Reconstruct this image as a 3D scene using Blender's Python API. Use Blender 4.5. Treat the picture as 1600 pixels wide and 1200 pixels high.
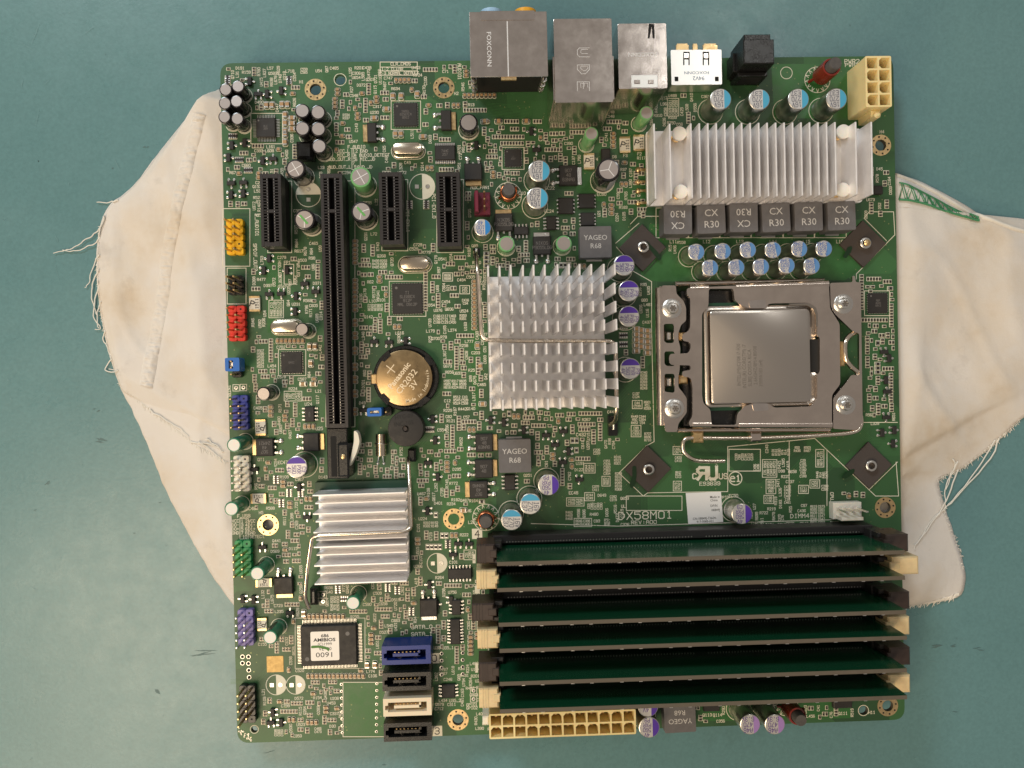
import bpy, math, random
import numpy as np
from mathutils import Vector, Matrix, noise
from mathutils.geometry import tessellate_polygon

# ------------------------------------------------------------------ scene, camera, world, lamps
# 1 unit = 1 cm.  z = 0 is the upper face of the circuit board, board 24.4 x 24.4 centred on the origin.
for o in list(bpy.data.objects): bpy.data.objects.remove(o)
scn = bpy.context.scene
col = scn.collection
scn.unit_settings.scale_length = 0.01
random.seed(7)

F_PX = 1200.0
ROT = (0.00900, 0.02829, 0.02250)
CAM = np.array([-2.808, 0.77, 27.812])
def rodr(w):
    w = np.array(w, float); t = np.linalg.norm(w); k = w/t
    K = np.array([[0,-k[2],k[1]],[k[2],0,-k[0]],[-k[1],k[0],0]])
    return np.eye(3)+math.sin(t)*K+(1-math.cos(t))*K@K
RC = rodr(ROT)
cd = bpy.data.cameras.new('camera'); cam = bpy.data.objects.new('camera', cd); col.objects.link(cam)
cd.sensor_width = 36.0; cd.lens = F_PX/1600*36.0; cd.clip_start = 0.5; cd.clip_end = 2000
M4 = Matrix([list(RC.T[i])+[CAM[i]] for i in range(3)]+[[0,0,0,1]])
cam.matrix_world = M4
scn.camera = cam

w = bpy.data.worlds.new('World'); scn.world = w; w.use_nodes = True
bg = w.node_tree.nodes['Background']; bg.inputs[0].default_value = (1.0,0.90,0.81,1); bg.inputs[1].default_value = 0.25

def area_lamp(name, loc, target, sx, sy, power, color):
    l = bpy.data.lights.new(name, 'AREA'); l.shape = 'RECTANGLE'; l.size = sx; l.size_y = sy; l.energy = power; l.color = color
    o = bpy.data.objects.new(name, l); col.objects.link(o); o.location = loc
    d = Vector(target)-Vector(loc); o.rotation_euler = d.to_track_quat('-Z','Y').to_euler()
    return o
area_lamp('cool_lamp', (-58,92,82), (-2,0,0), 34, 22, 62000, (0.86,0.95,1.0))
area_lamp('warm_lamp', (-84,-84,72), (-2,-2,0), 26, 26, 48000, (1.0,0.75,0.48))
area_lamp('warm_ceiling_panel', (-60,-46,122), (-14,-9,0), 66, 58, 92000, (1.0,0.80,0.56))
area_lamp('small_spot', (49,67,130), (5,12,0), 11, 14, 10000, (1.0,0.99,0.95))
vs = scn.view_settings; vs.view_transform = 'Standard'; vs.look = 'None'; vs.exposure = 0.07; vs.gamma = 1.0; vs.use_curve_mapping = False
scn.cycles.max_bounces = 8; scn.cycles.glossy_bounces = 4; scn.cycles.diffuse_bounces = 4

# ------------------------------------------------------------------ photo pixel -> point of the place at height z
def W(px, py, z=0.0):
    d = RC.T@np.array([(px-800)/F_PX, -(py-600)/F_PX, -1.0])
    t = (z-CAM[2])/d[2]
    p = CAM+t*d
    return float(p[0]), float(p[1])
def W3(px, py, z): x,y = W(px,py,z); return (x,y,z)
def Rc(x0, y0, x1, y1, z=0.0):                    # pixel rectangle -> centre and size on the plane z
    cx, cy = (x0+x1)/2, (y0+y1)/2
    c = W(cx,cy,z); a = W(x0,cy,z); b = W(x1,cy,z); e = W(cx,y0,z); g = W(cx,y1,z)
    return c[0], c[1], b[0]-a[0], e[1]-g[1]
def S(px, z=0.0): return px*(CAM[2]-z)/F_PX          # pixel length -> cm at height z

# ------------------------------------------------------------------ materials
MAT = {}
def mat(name, rgb, rough=0.5, metal=0.0, spec=0.5, bump=0.0, bscale=20.0, var=0.0, vscale=3.0, coat=0.0, sheen=0.0, sss=0.0, aniso=0.0):
    m = bpy.data.materials.new(name); m.use_nodes = True; nt = m.node_tree; N = nt.nodes; L = nt.links
    b = N['Principled BSDF']
    b.inputs['Base Color'].default_value = (*rgb,1); b.inputs['Roughness'].default_value = rough
    b.inputs['Metallic'].default_value = metal; b.inputs['Specular IOR Level'].default_value = spec
    b.inputs['Coat Weight'].default_value = coat; b.inputs['Sheen Weight'].default_value = sheen
    if sss: b.inputs['Subsurface Weight'].default_value = sss; b.inputs['Subsurface Scale'].default_value = 0.1
    tc = N.new('ShaderNodeTexCoord')
    if var:
        n = N.new('ShaderNodeTexNoise'); n.inputs['Scale'].default_value = vscale; n.inputs['Detail'].default_value = 6; n.inputs['Roughness'].default_value = 0.65
        L.new(tc.outputs['Object'], n.inputs['Vector'])
        r = N.new('ShaderNodeMapRange'); r.inputs['From Min'].default_value = 0.3; r.inputs['From Max'].default_value = 0.7
        r.inputs['To Min'].default_value = 1-var; r.inputs['To Max'].default_value = 1+var
        L.new(n.outputs['Fac'], r.inputs['Value'])
        mx = N.new('ShaderNodeMix'); mx.data_type = 'RGBA'; mx.blend_type = 'MULTIPLY'; mx.inputs[0].default_value = 1
        mx.inputs[6].default_value = (*rgb,1); L.new(r.outputs[0], mx.inputs[7]); L.new(mx.outputs[2], b.inputs['Base Color'])
        r2 = N.new('ShaderNodeMapRange'); r2.inputs['From Min'].default_value = 0.3; r2.inputs['From Max'].default_value = 0.7
        r2.inputs['To Min'].default_value = rough*0.8; r2.inputs['To Max'].default_value = min(1,rough*1.3)
        L.new(n.outputs['Fac'], r2.inputs['Value']); L.new(r2.outputs[0], b.inputs['Roughness'])
    if bump:
        n = N.new('ShaderNodeTexNoise'); n.inputs['Scale'].default_value = bscale; n.inputs['Detail'].default_value = 4
        L.new(tc.outputs['Object'], n.inputs['Vector'])
        bp = N.new('ShaderNodeBump'); bp.inputs['Strength'].default_value = bump; bp.inputs['Distance'].default_value = 0.02
        L.new(n.outputs['Fac'], bp.inputs['Height']); L.new(bp.outputs[0], b.inputs['Normal'])
    MAT[name] = m
    return m
mat('silk', (0.74,0.71,0.58), 0.6)
mat('trace', (0.050,0.165,0.050), 0.4)
mat('pour', (0.032,0.130,0.032), 0.36, var=0.15, vscale=2)
mat('gold', (0.80,0.58,0.30), 0.32, 1.0, var=0.12, vscale=9)
mat('tin', (0.78,0.76,0.72), 0.28, 1.0, bump=0.3, bscale=30)
mat('solder', (0.62,0.60,0.55), 0.33, 1.0)
mat('chip', (0.021,0.019,0.018), 0.55, bump=0.15, bscale=120, var=0.12, vscale=4)
mat('chiptext', (0.17,0.16,0.155), 0.7)
mat('black', (0.010,0.010,0.010), 0.24, bump=0.15, bscale=60, var=0.2, vscale=3)
mat('blackmatte', (0.010,0.010,0.010), 0.7)
mat('slot', (0.028,0.025,0.025), 0.38, bump=0.2, bscale=50)
mat('ivory', (0.86,0.71,0.36), 0.45, sss=0.15, var=0.05, vscale=2)
mat('latch', (0.74,0.58,0.33), 0.45, sss=0.1, var=0.10, vscale=4)
mat('darklatch', (0.045,0.030,0.025), 0.38, var=0.2, vscale=5)
mat('mlcc', (0.42,0.26,0.13), 0.45)
mat('resist', (0.022,0.018,0.016), 0.4)
mat('dullsolder', (0.30,0.26,0.21), 0.42, 1.0)
mat('shield', (0.74,0.675,0.625), 0.17, 1.0, bump=0.16, bscale=1.3, var=0.06, vscale=2.0)
mat('brightshield', (0.95,0.94,0.90), 0.34, 1.0, bump=0.04, bscale=9)  # paler copy of shield: the low port's lamp glare put into the colour
mat('shieldtext', (0.90,0.88,0.86), 0.45, 0.8)
mat('blueink', (0.10,0.16,0.26), 0.6)
mat('steel', (0.72,0.625,0.55), 0.21, 1.0, bump=0.18, bscale=1.2, var=0.04, vscale=1.2)
mat('spreader', (0.62,0.57,0.515), 0.27, 1.0, bump=0.02, bscale=90)
mat('laser', (0.20,0.18,0.16), 0.6, 0.6)
mat('wire', (0.80,0.70,0.58), 0.22, 1.0)
mat('alu', (0.94,0.925,0.925), 0.46, 0.66, bump=0.06, bscale=18, var=0.06, vscale=2)
mat('nylon', (0.80,0.78,0.73), 0.4, sss=0.2)
mat('inductor', (0.13,0.125,0.13), 0.55, bump=0.25, bscale=60, var=0.12, vscale=5)
mat('inducttext', (0.58,0.57,0.56), 0.6)
mat('pad', (0.062,0.050,0.045), 0.75, bump=0.3, bscale=40, var=0.1, vscale=4)
mat('copper', (0.62,0.20,0.09), 0.28, 1.0)
mat('redwire', (0.20,0.020,0.010), 0.22, coat=0.6)
mat('ferrite', (0.085,0.08,0.078), 0.6, bump=0.3, bscale=50, var=0.2, vscale=8)
mat('can', (0.62,0.60,0.55), 0.30, 1.0)
mat('captop', (0.62,0.61,0.60), 0.42, 0.55, var=0.05, vscale=5)
mat('cyan', (0.06,0.36,0.58), 0.42)
mat('blue2', (0.02,0.22,0.60), 0.42)
mat('midblue', (0.10,0.25,0.52), 0.42)
mat('purple', (0.085,0.032,0.36), 0.42)
mat('lilac', (0.36,0.22,0.56), 0.45)
mat('capink', (0.10,0.11,0.16), 0.6)
mat('capinkblue', (0.05,0.13,0.42), 0.6)
mat('capinkpurple', (0.10,0.05,0.26), 0.6)
mat('sleeve', (0.012,0.011,0.013), 0.22, coat=0.4)
mat('greensleeve', (0.16,0.42,0.16), 0.3, coat=0.3)
mat('greensleeve2', (0.03,0.20,0.11), 0.28, coat=0.3)
mat('sleeveprint', (0.36,0.36,0.42), 0.4)
mat('alutop', (0.46,0.41,0.385), 0.42, 0.8, bump=0.1, bscale=30)
mat('greenmark', (0.12,0.40,0.10), 0.5)
mat('battery', (0.40,0.285,0.15), 0.30, 0.9, var=0.05, vscale=3)
mat('batttext', (0.86,0.74,0.55), 0.42, 0.6)
mat('yellowp', (0.86,0.48,0.008), 0.42)
mat('redp', (0.70,0.035,0.022), 0.42)
mat('bluep', (0.028,0.045,0.30), 0.42)
mat('jumperblue', (0.015,0.14,0.52), 0.35)
mat('whitep', (0.80,0.76,0.66), 0.45, sss=0.1)
mat('greenp', (0.010,0.27,0.085), 0.42)
mat('lavenderp', (0.19,0.155,0.43), 0.42)
mat('sataBlue', (0.008,0.028,0.20), 0.35)
mat('maroon', (0.16,0.018,0.042), 0.4)
mat('crystal', (0.74,0.64,0.50), 0.22, 1.0)
mat('fuse', (0.74,0.70,0.60), 0.5)
mat('ink', (0.03,0.03,0.03), 0.6)
mat('creamp', (0.80,0.70,0.52), 0.4, sss=0.1)
mat('dullgold', (0.45,0.32,0.14), 0.5, 0.9, var=0.2, vscale=6)
mat('sticker', (0.90,0.86,0.80), 0.55)
mat('label', (0.86,0.85,0.84), 0.55)
mat('marker', (0.004,0.030,0.006), 0.35)
mat('greenpen', (0.05,0.19,0.02), 0.5)
mat('orange', (0.85,0.42,0.02), 0.4)
mat('lightblue', (0.36,0.58,0.82), 0.4)
mat('fr4edge', (0.105,0.088,0.066), 0.7, bump=0.3, bscale=60, var=0.1, vscale=6)
mat('module', (0.006,0.066,0.028), 0.16, spec=0.6)
mat('holeblack', (0.006,0.006,0.006), 0.8)
mat('substrate', (0.01,0.06,0.03), 0.4)
mat('thread', (0.78,0.76,0.70), 0.9, sheen=0.3)
mat('stitch', (0.06,0.26,0.12), 0.8)
mat('hem', (0.76,0.73,0.66), 0.95, bump=0.6, bscale=25, sheen=0.3, var=0.08, vscale=1.2)

# board: solder mask over buried copper
def pcb_material():
    m = bpy.data.materials.new('solder_mask'); m.use_nodes = True; nt = m.node_tree; N = nt.nodes; L = nt.links
    b = N['Principled BSDF']; tc = N.new('ShaderNodeTexCoord')
    n1 = N.new('ShaderNodeTexNoise'); n1.inputs['Scale'].default_value = 0.35; n1.inputs['Detail'].default_value = 3
    v = N.new('ShaderNodeTexVoronoi'); v.distance = 'CHEBYCHEV'; v.inputs['Scale'].default_value = 0.55
    L.new(tc.outputs['Object'], n1.inputs['Vector']); L.new(tc.outputs['Object'], v.inputs['Vector'])
    cr = N.new('ShaderNodeValToRGB'); cr.color_ramp.elements[0].position = 0.25; cr.color_ramp.elements[0].color = (0.018,0.066,0.021,1)
    cr.color_ramp.elements[1].position = 0.8; cr.color_ramp.elements[1].color = (0.038,0.134,0.040,1)
    mx = N.new('ShaderNodeMix'); mx.data_type = 'FLOAT'; mx.inputs[0].default_value = 0.55
    sp = N.new('ShaderNodeSeparateColor'); L.new(v.outputs['Color'], sp.inputs[0])
    L.new(n1.outputs['Fac'], mx.inputs[2]); L.new(sp.outputs[0], mx.inputs[3]); L.new(mx.outputs[0], cr.inputs[0])
    L.new(cr.outputs[0], b.inputs['Base Color'])
    n2 = N.new('ShaderNodeTexNoise'); n2.inputs['Scale'].default_value = 14; n2.inputs['Detail'].default_value = 5
    L.new(tc.outputs['Object'], n2.inputs['Vector'])
    bp = N.new('ShaderNodeBump'); bp.inputs['Strength'].default_value = 0.12; bp.inputs['Distance'].default_value = 0.02
    L.new(n2.outputs['Fac'], bp.inputs['Height']); L.new(bp.outputs[0], b.inputs['Normal'])
    b.inputs['Roughness'].default_value = 0.46; b.inputs['Specular IOR Level'].default_value = 0.6
    MAT['pcb'] = m
pcb_material()

def table_material():
    m = bpy.data.materials.new('teal_table'); m.use_nodes = True; nt = m.node_tree; N = nt.nodes; L = nt.links
    b = N['Principled BSDF']; tc = N.new('ShaderNodeTexCoord')
    n1 = N.new('ShaderNodeTexNoise'); n1.inputs['Scale'].default_value = 0.12; n1.inputs['Detail'].default_value = 6; n1.inputs['Roughness'].default_value = 0.6
    n2 = N.new('ShaderNodeTexNoise'); n2.inputs['Scale'].default_value = 9; n2.inputs['Detail'].default_value = 6
    n3 = N.new('ShaderNodeTexNoise'); n3.inputs['Scale'].default_value = 0.9; n3.inputs['Detail'].default_value = 8; n3.inputs['Roughness'].default_value = 0.75
    for n in (n1,n2,n3): L.new(tc.outputs['Object'], n.inputs['Vector'])
    cr = N.new('ShaderNodeValToRGB'); e = cr.color_ramp.elements
    e[0].position = 0.3; e[0].color = (0.104,0.224,0.240,1); e[1].position = 0.7; e[1].color = (0.126,0.254,0.270,1)
    L.new(n1.outputs['Fac'], cr.inputs[0])
    # small dark scuffs with a shape of their own
    sc = N.new('ShaderNodeValToRGB'); s = sc.color_ramp.elements; s[0].position = 0.70; s[0].color = (0,0,0,1); s[1].position = 0.80; s[1].color = (1,1,1,1)
    L.new(n3.outputs['Fac'], sc.inputs[0])
    mu = N.new('ShaderNodeMath'); mu.operation = 'MULTIPLY'; mu.inputs[1].default_value = 0.35; L.new(sc.outputs[0], mu.inputs[0])
    mx = N.new('ShaderNodeMix'); mx.data_type = 'RGBA'; mx.inputs[7].default_value = (0.06,0.09,0.085,1)
    L.new(mu.outputs[0], mx.inputs[0]); L.new(cr.outputs[0], mx.inputs[6])
    mg = N.new('ShaderNodeMix'); mg.data_type = 'RGBA'; mg.blend_type = 'MULTIPLY'; mg.inputs[0].default_value = 1
    gr = N.new('ShaderNodeMapRange'); gr.inputs['From Min'].default_value = 0.3; gr.inputs['From Max'].default_value = 0.7; gr.inputs['To Min'].default_value = 0.93; gr.inputs['To Max'].default_value = 1.07
    L.new(n2.outputs['Fac'], gr.inputs['Value']); L.new(mx.outputs[2], mg.inputs[6]); L.new(gr.outputs[0], mg.inputs[7]); L.new(mg.outputs[2], b.inputs['Base Color'])
    rr = N.new('ShaderNodeMapRange'); rr.inputs['From Min'].default_value = 0.3; rr.inputs['From Max'].default_value = 0.7; rr.inputs['To Min'].default_value = 0.24; rr.inputs['To Max'].default_value = 0.36
    L.new(n3.outputs['Fac'], rr.inputs['Value']); L.new(rr.outputs[0], b.inputs['Roughness'])
    bp = N.new('ShaderNodeBump'); bp.inputs['Strength'].default_value = 0.10; bp.inputs['Distance'].default_value = 0.03
    L.new(n2.outputs['Fac'], bp.inputs['Height']); L.new(bp.outputs[0], b.inputs['Normal'])
    MAT['table'] = m
table_material()

def cloth_material():
    m = bpy.data.materials.new('old_cotton'); m.use_nodes = True; nt = m.node_tree; N = nt.nodes; L = nt.links
    b = N['Principled BSDF']; tc = N.new('ShaderNodeTexCoord')
    n1 = N.new('ShaderNodeTexNoise'); n1.inputs['Scale'].default_value = 0.22; n1.inputs['Detail'].default_value = 5; n1.inputs['Roughness'].default_value = 0.6
    L.new(tc.outputs['Object'], n1.inputs['Vector'])
    cr = N.new('ShaderNodeValToRGB'); e = cr.color_ramp.elements
    e[0].position = 0.45; e[0].color = (0.85,0.815,0.77,1); e[1].position = 0.76; e[1].color = (0.66,0.52,0.35,1)
    x = e.new(0.59); x.color = (0.82,0.745,0.645,1)
    L.new(n1.outputs['Fac'], cr.inputs[0])
    n4 = N.new('ShaderNodeTexNoise'); n4.inputs['Scale'].default_value = 0.55; n4.inputs['Detail'].default_value = 7; n4.inputs['Roughness'].default_value = 0.7
    L.new(tc.outputs['Object'], n4.inputs['Vector'])
    dr = N.new('ShaderNodeMapRange'); dr.inputs['From Min'].default_value = 0.60; dr.inputs['From Max'].default_value = 0.78; dr.inputs['To Max'].default_value = 0.3
    L.new(n4.outputs['Fac'], dr.inputs['Value'])
    dm = N.new('ShaderNodeMix'); dm.data_type = 'RGBA'; dm.inputs[7].default_value = (0.34,0.30,0.26,1); L.new(dr.outputs[0], dm.inputs[0]); L.new(cr.outputs[0], dm.inputs[6])
    L.new(dm.outputs[2], b.inputs['Base Color'])
    # weave
    wv = N.new('ShaderNodeTexWave'); wv.inputs['Scale'].default_value = 14; wv.inputs['Distortion'].default_value = 1.2; wv.bands_direction = 'X'
    wv2 = N.new('ShaderNodeTexWave'); wv2.inputs['Scale'].default_value = 14; wv2.inputs['Distortion'].default_value = 1.2; wv2.bands_direction = 'Y'
    L.new(tc.outputs['Object'], wv.inputs['Vector']); L.new(tc.outputs['Object'], wv2.inputs['Vector'])
    ad = N.new('ShaderNodeMath'); ad.operation = 'ADD'; L.new(wv.outputs['Fac'], ad.inputs[0]); L.new(wv2.outputs['Fac'], ad.inputs[1])
    n5 = N.new('ShaderNodeTexNoise'); n5.inputs['Scale'].default_value = 2.2; n5.inputs['Detail'].default_value = 5; L.new(tc.outputs['Object'], n5.inputs['Vector'])
    a2 = N.new('ShaderNodeMath'); a2.operation = 'MULTIPLY_ADD'; a2.inputs[1].default_value = 6.0; L.new(n5.outputs['Fac'], a2.inputs[0]); L.new(ad.outputs[0], a2.inputs[2])
    bp = N.new('ShaderNodeBump'); bp.inputs['Strength'].default_value = 0.5; bp.inputs['Distance'].default_value = 0.025
    L.new(a2.outputs[0], bp.inputs['Height']); L.new(bp.outputs[0], b.inputs['Normal'])
    b.inputs['Roughness'].default_value = 0.92; b.inputs['Specular IOR Level'].default_value = 0.2; b.inputs['Sheen Weight'].default_value = 0.25
    MAT['cloth'] = m
cloth_material()

# ------------------------------------------------------------------ mesh helpers
GLYPH = {'A':'00 04 16 36 44 40|03 43','B':'00 06 36 45 44 33 42 41 30 00|03 33','C':'45 36 16 05 01 10 30 41','D':'00 06 26 44 42 20 00',
'E':'46 06 00 40|03 33','F':'46 06 00|03 33','G':'45 36 16 05 01 10 30 41 43 23','H':'00 06|40 46|03 43','I':'10 30|20 26|16 36','J':'46 41 30 10 01',
'K':'00 06|46 03 40','L':'06 00 40','M':'00 06 23 46 40','N':'00 06 40 46','O':'10 01 05 16 36 45 41 30 10','P':'00 06 36 45 44 33 03',
'Q':'10 01 05 16 36 45 41 30 10|22 40','R':'00 06 36 45 44 33 03|23 40','S':'45 36 16 05 04 13 33 42 41 30 10 01','T':'06 46|26 20','U':'06 01 10 30 41 46',
'V':'06 20 46','W':'06 10 23 30 46','X':'00 46|06 40','Y':'06 23 46|23 20','Z':'06 46 00 40','0':'10 01 05 16 36 45 41 30 10','1':'15 26 20|10 30',
'2':'05 16 36 45 44 00 40','3':'05 16 36 45 44 33 42 41 30 10 01|13 33','4':'30 36 02 42','5':'46 06 04 34 43 41 30 10 01','6':'45 36 16 05 01 10 30 41 42 33 03',
'7':'06 46 10','8':'13 04 05 16 36 45 44 33 13 02 01 10 30 41 42 33','9':'01 10 30 41 45 36 16 05 04 13 43','_':'00 40','-':'13 33','+':'03 43|21 25',
'.':'20 21','/':'00 46',':':'21 22|24 25','e':'03 43 44 35 15 04 01 10 40'}
GLYPH = {k:[[(int(p[0]),int(p[1])) for p in s.split()] for s in v.split('|')] for k,v in GLYPH.items()}
FONTC = {}
def font_mesh(s, bold=0.0):
    key = (s,bold)
    if key not in FONTC:
        cu = bpy.data.curves.new('t','FONT'); cu.body = s; cu.resolution_u = 2; cu.offset = bold
        cu.align_x = 'CENTER'; cu.align_y = 'CENTER'
        o = bpy.data.objects.new('t', cu); col.objects.link(o)
        dg = bpy.context.evaluated_depsgraph_get(); me = bpy.data.meshes.new_from_object(o.evaluated_get(dg))
        vv = [tuple(v.co[:2]) for v in me.vertices]; ff = [tuple(p.vertices) for p in me.polygons]
        bpy.data.objects.remove(o); bpy.data.curves.remove(cu); bpy.data.meshes.remove(me)
        FONTC[key] = (vv,ff)
    return FONTC[key]
ORG = {}; LK = 0
class MB:
    def __init__(s): s.v=[]; s.f=[]; s.m=[]
    def add(s, vs, fs, mi=0):
        n=len(s.v); s.v += [tuple(p) for p in vs]
        for f in fs: s.f.append(tuple(i+n for i in f)); s.m.append(mi)
        return s
    def box(s, cx, cy, z0, z1, w, d, mi=0, rot=0.0, bev=0.0, top=None):
        c,sn = math.cos(rot), math.sin(rot)
        def ring(z,ww,dd): return [(cx+c*x-sn*y, cy+sn*x+c*y, z) for x,y in ((-ww/2,-dd/2),(ww/2,-dd/2),(ww/2,dd/2),(-ww/2,dd/2))]
        if bev:
            V = ring(z0,w,d)+ring(z1-bev,w,d)+ring(z1,w-2*bev,d-2*bev); k=3
        else: V = ring(z0,w,d)+ring(z1,w,d); k=2
        Fs=[(3,2,1,0)]
        for a in range(k-1):
            for i in range(4): j=(i+1)%4; Fs.append((a*4+i,a*4+j,a*4+4+j,a*4+4+i))
        s.add(V,Fs,mi); s.add([],[],mi)
        n=len(s.v)-4; s.f.append((n,n+1,n+2,n+3)); s.m.append(mi if top is None else top)
        return s
    def lathe(s, cx, cy, prof, n=20, mis=0, close=True):
        V=[];Fs=[];k=len(prof)
        for r,z in prof:
            for i in range(n): a=2*math.pi*i/n; V.append((cx+r*math.cos(a),cy+r*math.sin(a),z))
        n0=len(s.v); s.v+=V
        for a in range(k-1):
            mi = mis if isinstance(mis,int) else mis[a]
            for i in range(n): j=(i+1)%n; s.f.append((n0+a*n+i,n0+a*n+j,n0+a*n+n+j,n0+a*n+n+i)); s.m.append(mi)
        if close:
            s.f.append(tuple(n0+(k-1)*n+i for i in range(n))); s.m.append(mis if isinstance(mis,int) else mis[-1])
        return s
    def prism(s, poly, z0, z1, holes=(), mi=0, side=None, bottom=True, bot=None):
        side = mi if side is None else side; bot = side if bot is None else bot
        loops=[list(poly)]+[list(h) for h in holes]
        flat=[p for l in loops for p in l]; n0=len(s.v)
        s.v += [(p[0],p[1],z1) for p in flat]+[(p[0],p[1],z0) for p in flat]; N=len(flat)
        tri=tessellate_polygon([[Vector((p[0],p[1],0)) for p in l] for l in loops])
        for t in tri:
            a,b,c=[flat[i] for i in t]
            if (b[0]-a[0])*(c[1]-a[1])-(b[1]-a[1])*(c[0]-a[0])<0: t=(t[0],t[2],t[1])
            s.f.append(tuple(n0+i for i in t)); s.m.append(mi)
            if bottom: s.f.append((n0+N+t[2],n0+N+t[1],n0+N+t[0])); s.m.append(bot)
        b=0
        for li,l in enumerate(loops):
            k=len(l); ar=sum(l[i][0]*l[(i+1)%k][1]-l[(i+1)%k][0]*l[i][1] for i in range(k))
            flip=(ar<0)!=(li>0)
            for i in range(k):
                i0,i1=n0+b+i,n0+b+(i+1)%k
                q=(i0+N,i1+N,i1,i0); s.f.append(q[::-1] if flip else q); s.m.append(side)
            b+=k
        return s
    def tube(s, pts, r, n=8, mi=0, caps=True):
        pts=[Vector(p) for p in pts]; n0=len(s.v); up=Vector((0.013,0.021,1)).normalized(); prev=None
        rr = r if isinstance(r,(list,tuple)) else [r]*len(pts)
        for i,p in enumerate(pts):
            t=(pts[min(i+1,len(pts)-1)]-pts[max(i-1,0)]).normalized()
            a = (prev - t*prev.dot(t)) if prev is not None else t.cross(up)
            if a.length<1e-6: a=t.cross(Vector((1,0,0)))
            a.normalize(); prev=a; b=t.cross(a)
            for k in range(n): q=2*math.pi*k/n; s.v.append(tuple(p+a*(rr[i]*math.cos(q))+b*(rr[i]*math.sin(q))))
        for i in range(len(pts)-1):
            for k in range(n):
                j=(k+1)%n; s.f.append((n0+i*n+k,n0+i*n+j,n0+i*n+n+j,n0+i*n+n+k)); s.m.append(mi)
        if caps:
            s.f.append(tuple(n0+k for k in range(n-1,-1,-1))); s.m.append(mi)
            e=n0+(len(pts)-1)*n; s.f.append(tuple(e+k for k in range(n))); s.m.append(mi)
        return s
    def line(s, a, b, wd, z, mi=0):
        global LK
        LK=(LK+1)%11; z=z+LK*0.00025
        dx,dy=b[0]-a[0],b[1]-a[1]; l=math.hypot(dx,dy)
        if l<1e-6: return s
        nx,ny=-dy/l*wd/2,dx/l*wd/2; ex,ey=dx/l*wd/2,dy/l*wd/2
        s.add([(a[0]-nx-ex,a[1]-ny-ey,z),(b[0]-nx+ex,b[1]-ny+ey,z),(b[0]+nx+ex,b[1]+ny+ey,z),(a[0]+nx-ex,a[1]+ny-ey,z)],[(0,1,2,3)],mi); return s
    def poly(s, pts, z, mi=0): 
        n=len(s.v); s.v+=[(p[0],p[1],z) for p in pts]
        ar=sum(pts[i][0]*pts[(i+1)%len(pts)][1]-pts[(i+1)%len(pts)][0]*pts[i][1] for i in range(len(pts)))
        r=range(len(pts)); s.f.append(tuple(n+i for i in (r if ar>0 else reversed(r)))); s.m.append(mi); return s
    def disc(s, cx, cy, r, z, n=20, mi=0, a0=0, a1=2*math.pi): 
        if a1-a0>6.28: return s.poly([(cx+r*math.cos(2*math.pi*i/n),cy+r*math.sin(2*math.pi*i/n)) for i in range(n)],z,mi)
        return s.poly([(cx+r*math.cos(a0+(a1-a0)*i/n),cy+r*math.sin(a0+(a1-a0)*i/n)) for i in range(n+1)],z,mi)
    def ring(s, cx, cy, r, wd, z, n=28, mi=0, a0=0, a1=2*math.pi):
        n0=len(s.v)
        for i in range(n+1):
            a=a0+(a1-a0)*i/n
            for q in (r-wd/2,r+wd/2): s.v.append((cx+q*math.cos(a),cy+q*math.sin(a),z))
        for i in range(n): s.f.append((n0+2*i,n0+2*i+1,n0+2*i+3,n0+2*i+2)); s.m.append(mi)
        return s
    def text(s, t, cx, cy, h, z, ang=0.0, wd=None, mi=0, wf=1.0, mirror=False):
        wd = wd or h*0.15; u=h/6; adv=5.7*u*wf; tot=adv*len(t)-1.7*u*wf
        c,sn=math.cos(ang),math.sin(ang)
        for i,ch in enumerate(t):
            g=GLYPH.get(ch) or GLYPH.get(ch.upper())
            if not g: continue
            x0=-tot/2+i*adv
            for st in g:
                P=[]
                for gx,gy in st:
                    x=x0+(4-gx if mirror else gx)*u*wf; y=gy*u-h/2; P.append((cx+c*x-sn*y,cy+sn*x+c*y))
                for a,b in zip(P,P[1:]): s.line(a,b,wd,z,mi)
        return s
    def font(s, t, cx, cy, h, z, ang=0.0, mi=0, bold=0.0, wf=1.0):
        vv,ff=font_mesh(t,bold); k=h/0.73; c,sn=math.cos(ang),math.sin(ang)
        s.add([(cx+c*x*k*wf-sn*y*k,cy+sn*x*k*wf+c*y*k,z) for x,y in vv],ff,mi); return s
    def build(s, name, mats, parent=None, org=(0,0,0), smooth=None):
        me=mesh_of(s,name,mats,org,smooth); o=link(me,name,parent,org)
        if name in ('lettering','marking','print','laser_marking','grip_ribs','moulded_text','contacts','port_opening','edge_components','leads','terminal','end_cap','drive_recess'): o['kind']='stuff'
        return o
def mesh_of(s, name, mats, org=(0,0,0), smooth=None):
    me=bpy.data.meshes.new(name)
    me.from_pydata([(x-org[0],y-org[1],z-org[2]) for x,y,z in s.v],[],s.f)
    for m in ([mats] if isinstance(mats,str) else mats): me.materials.append(MAT[m])
    me.polygons.foreach_set('material_index',s.m)
    if smooth:
        me.polygons.foreach_set('use_smooth',[True]*len(me.polygons)); me.set_sharp_from_angle(angle=math.radians(smooth))
    me.update(); return me
def link(me, name, parent=None, org=(0,0,0), rz=0.0):
    o=bpy.data.objects.new(name,me); col.objects.link(o); ORG[o.name]=org
    if parent is not None:
        o.parent=parent; q=ORG[parent.name]; o.location=(org[0]-q[0],org[1]-q[1],org[2]-q[2])
    else: o.location=org
    o.rotation_euler[2]=rz
    return o
def thing(name, loc, label, cat, group=None):
    o=link(None,name,None,loc); o.empty_display_size=0.5; o['label']=label; o['category']=cat
    if group: o['group']=group
    return o
def lab(o,t): o['label']=t; return o
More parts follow.
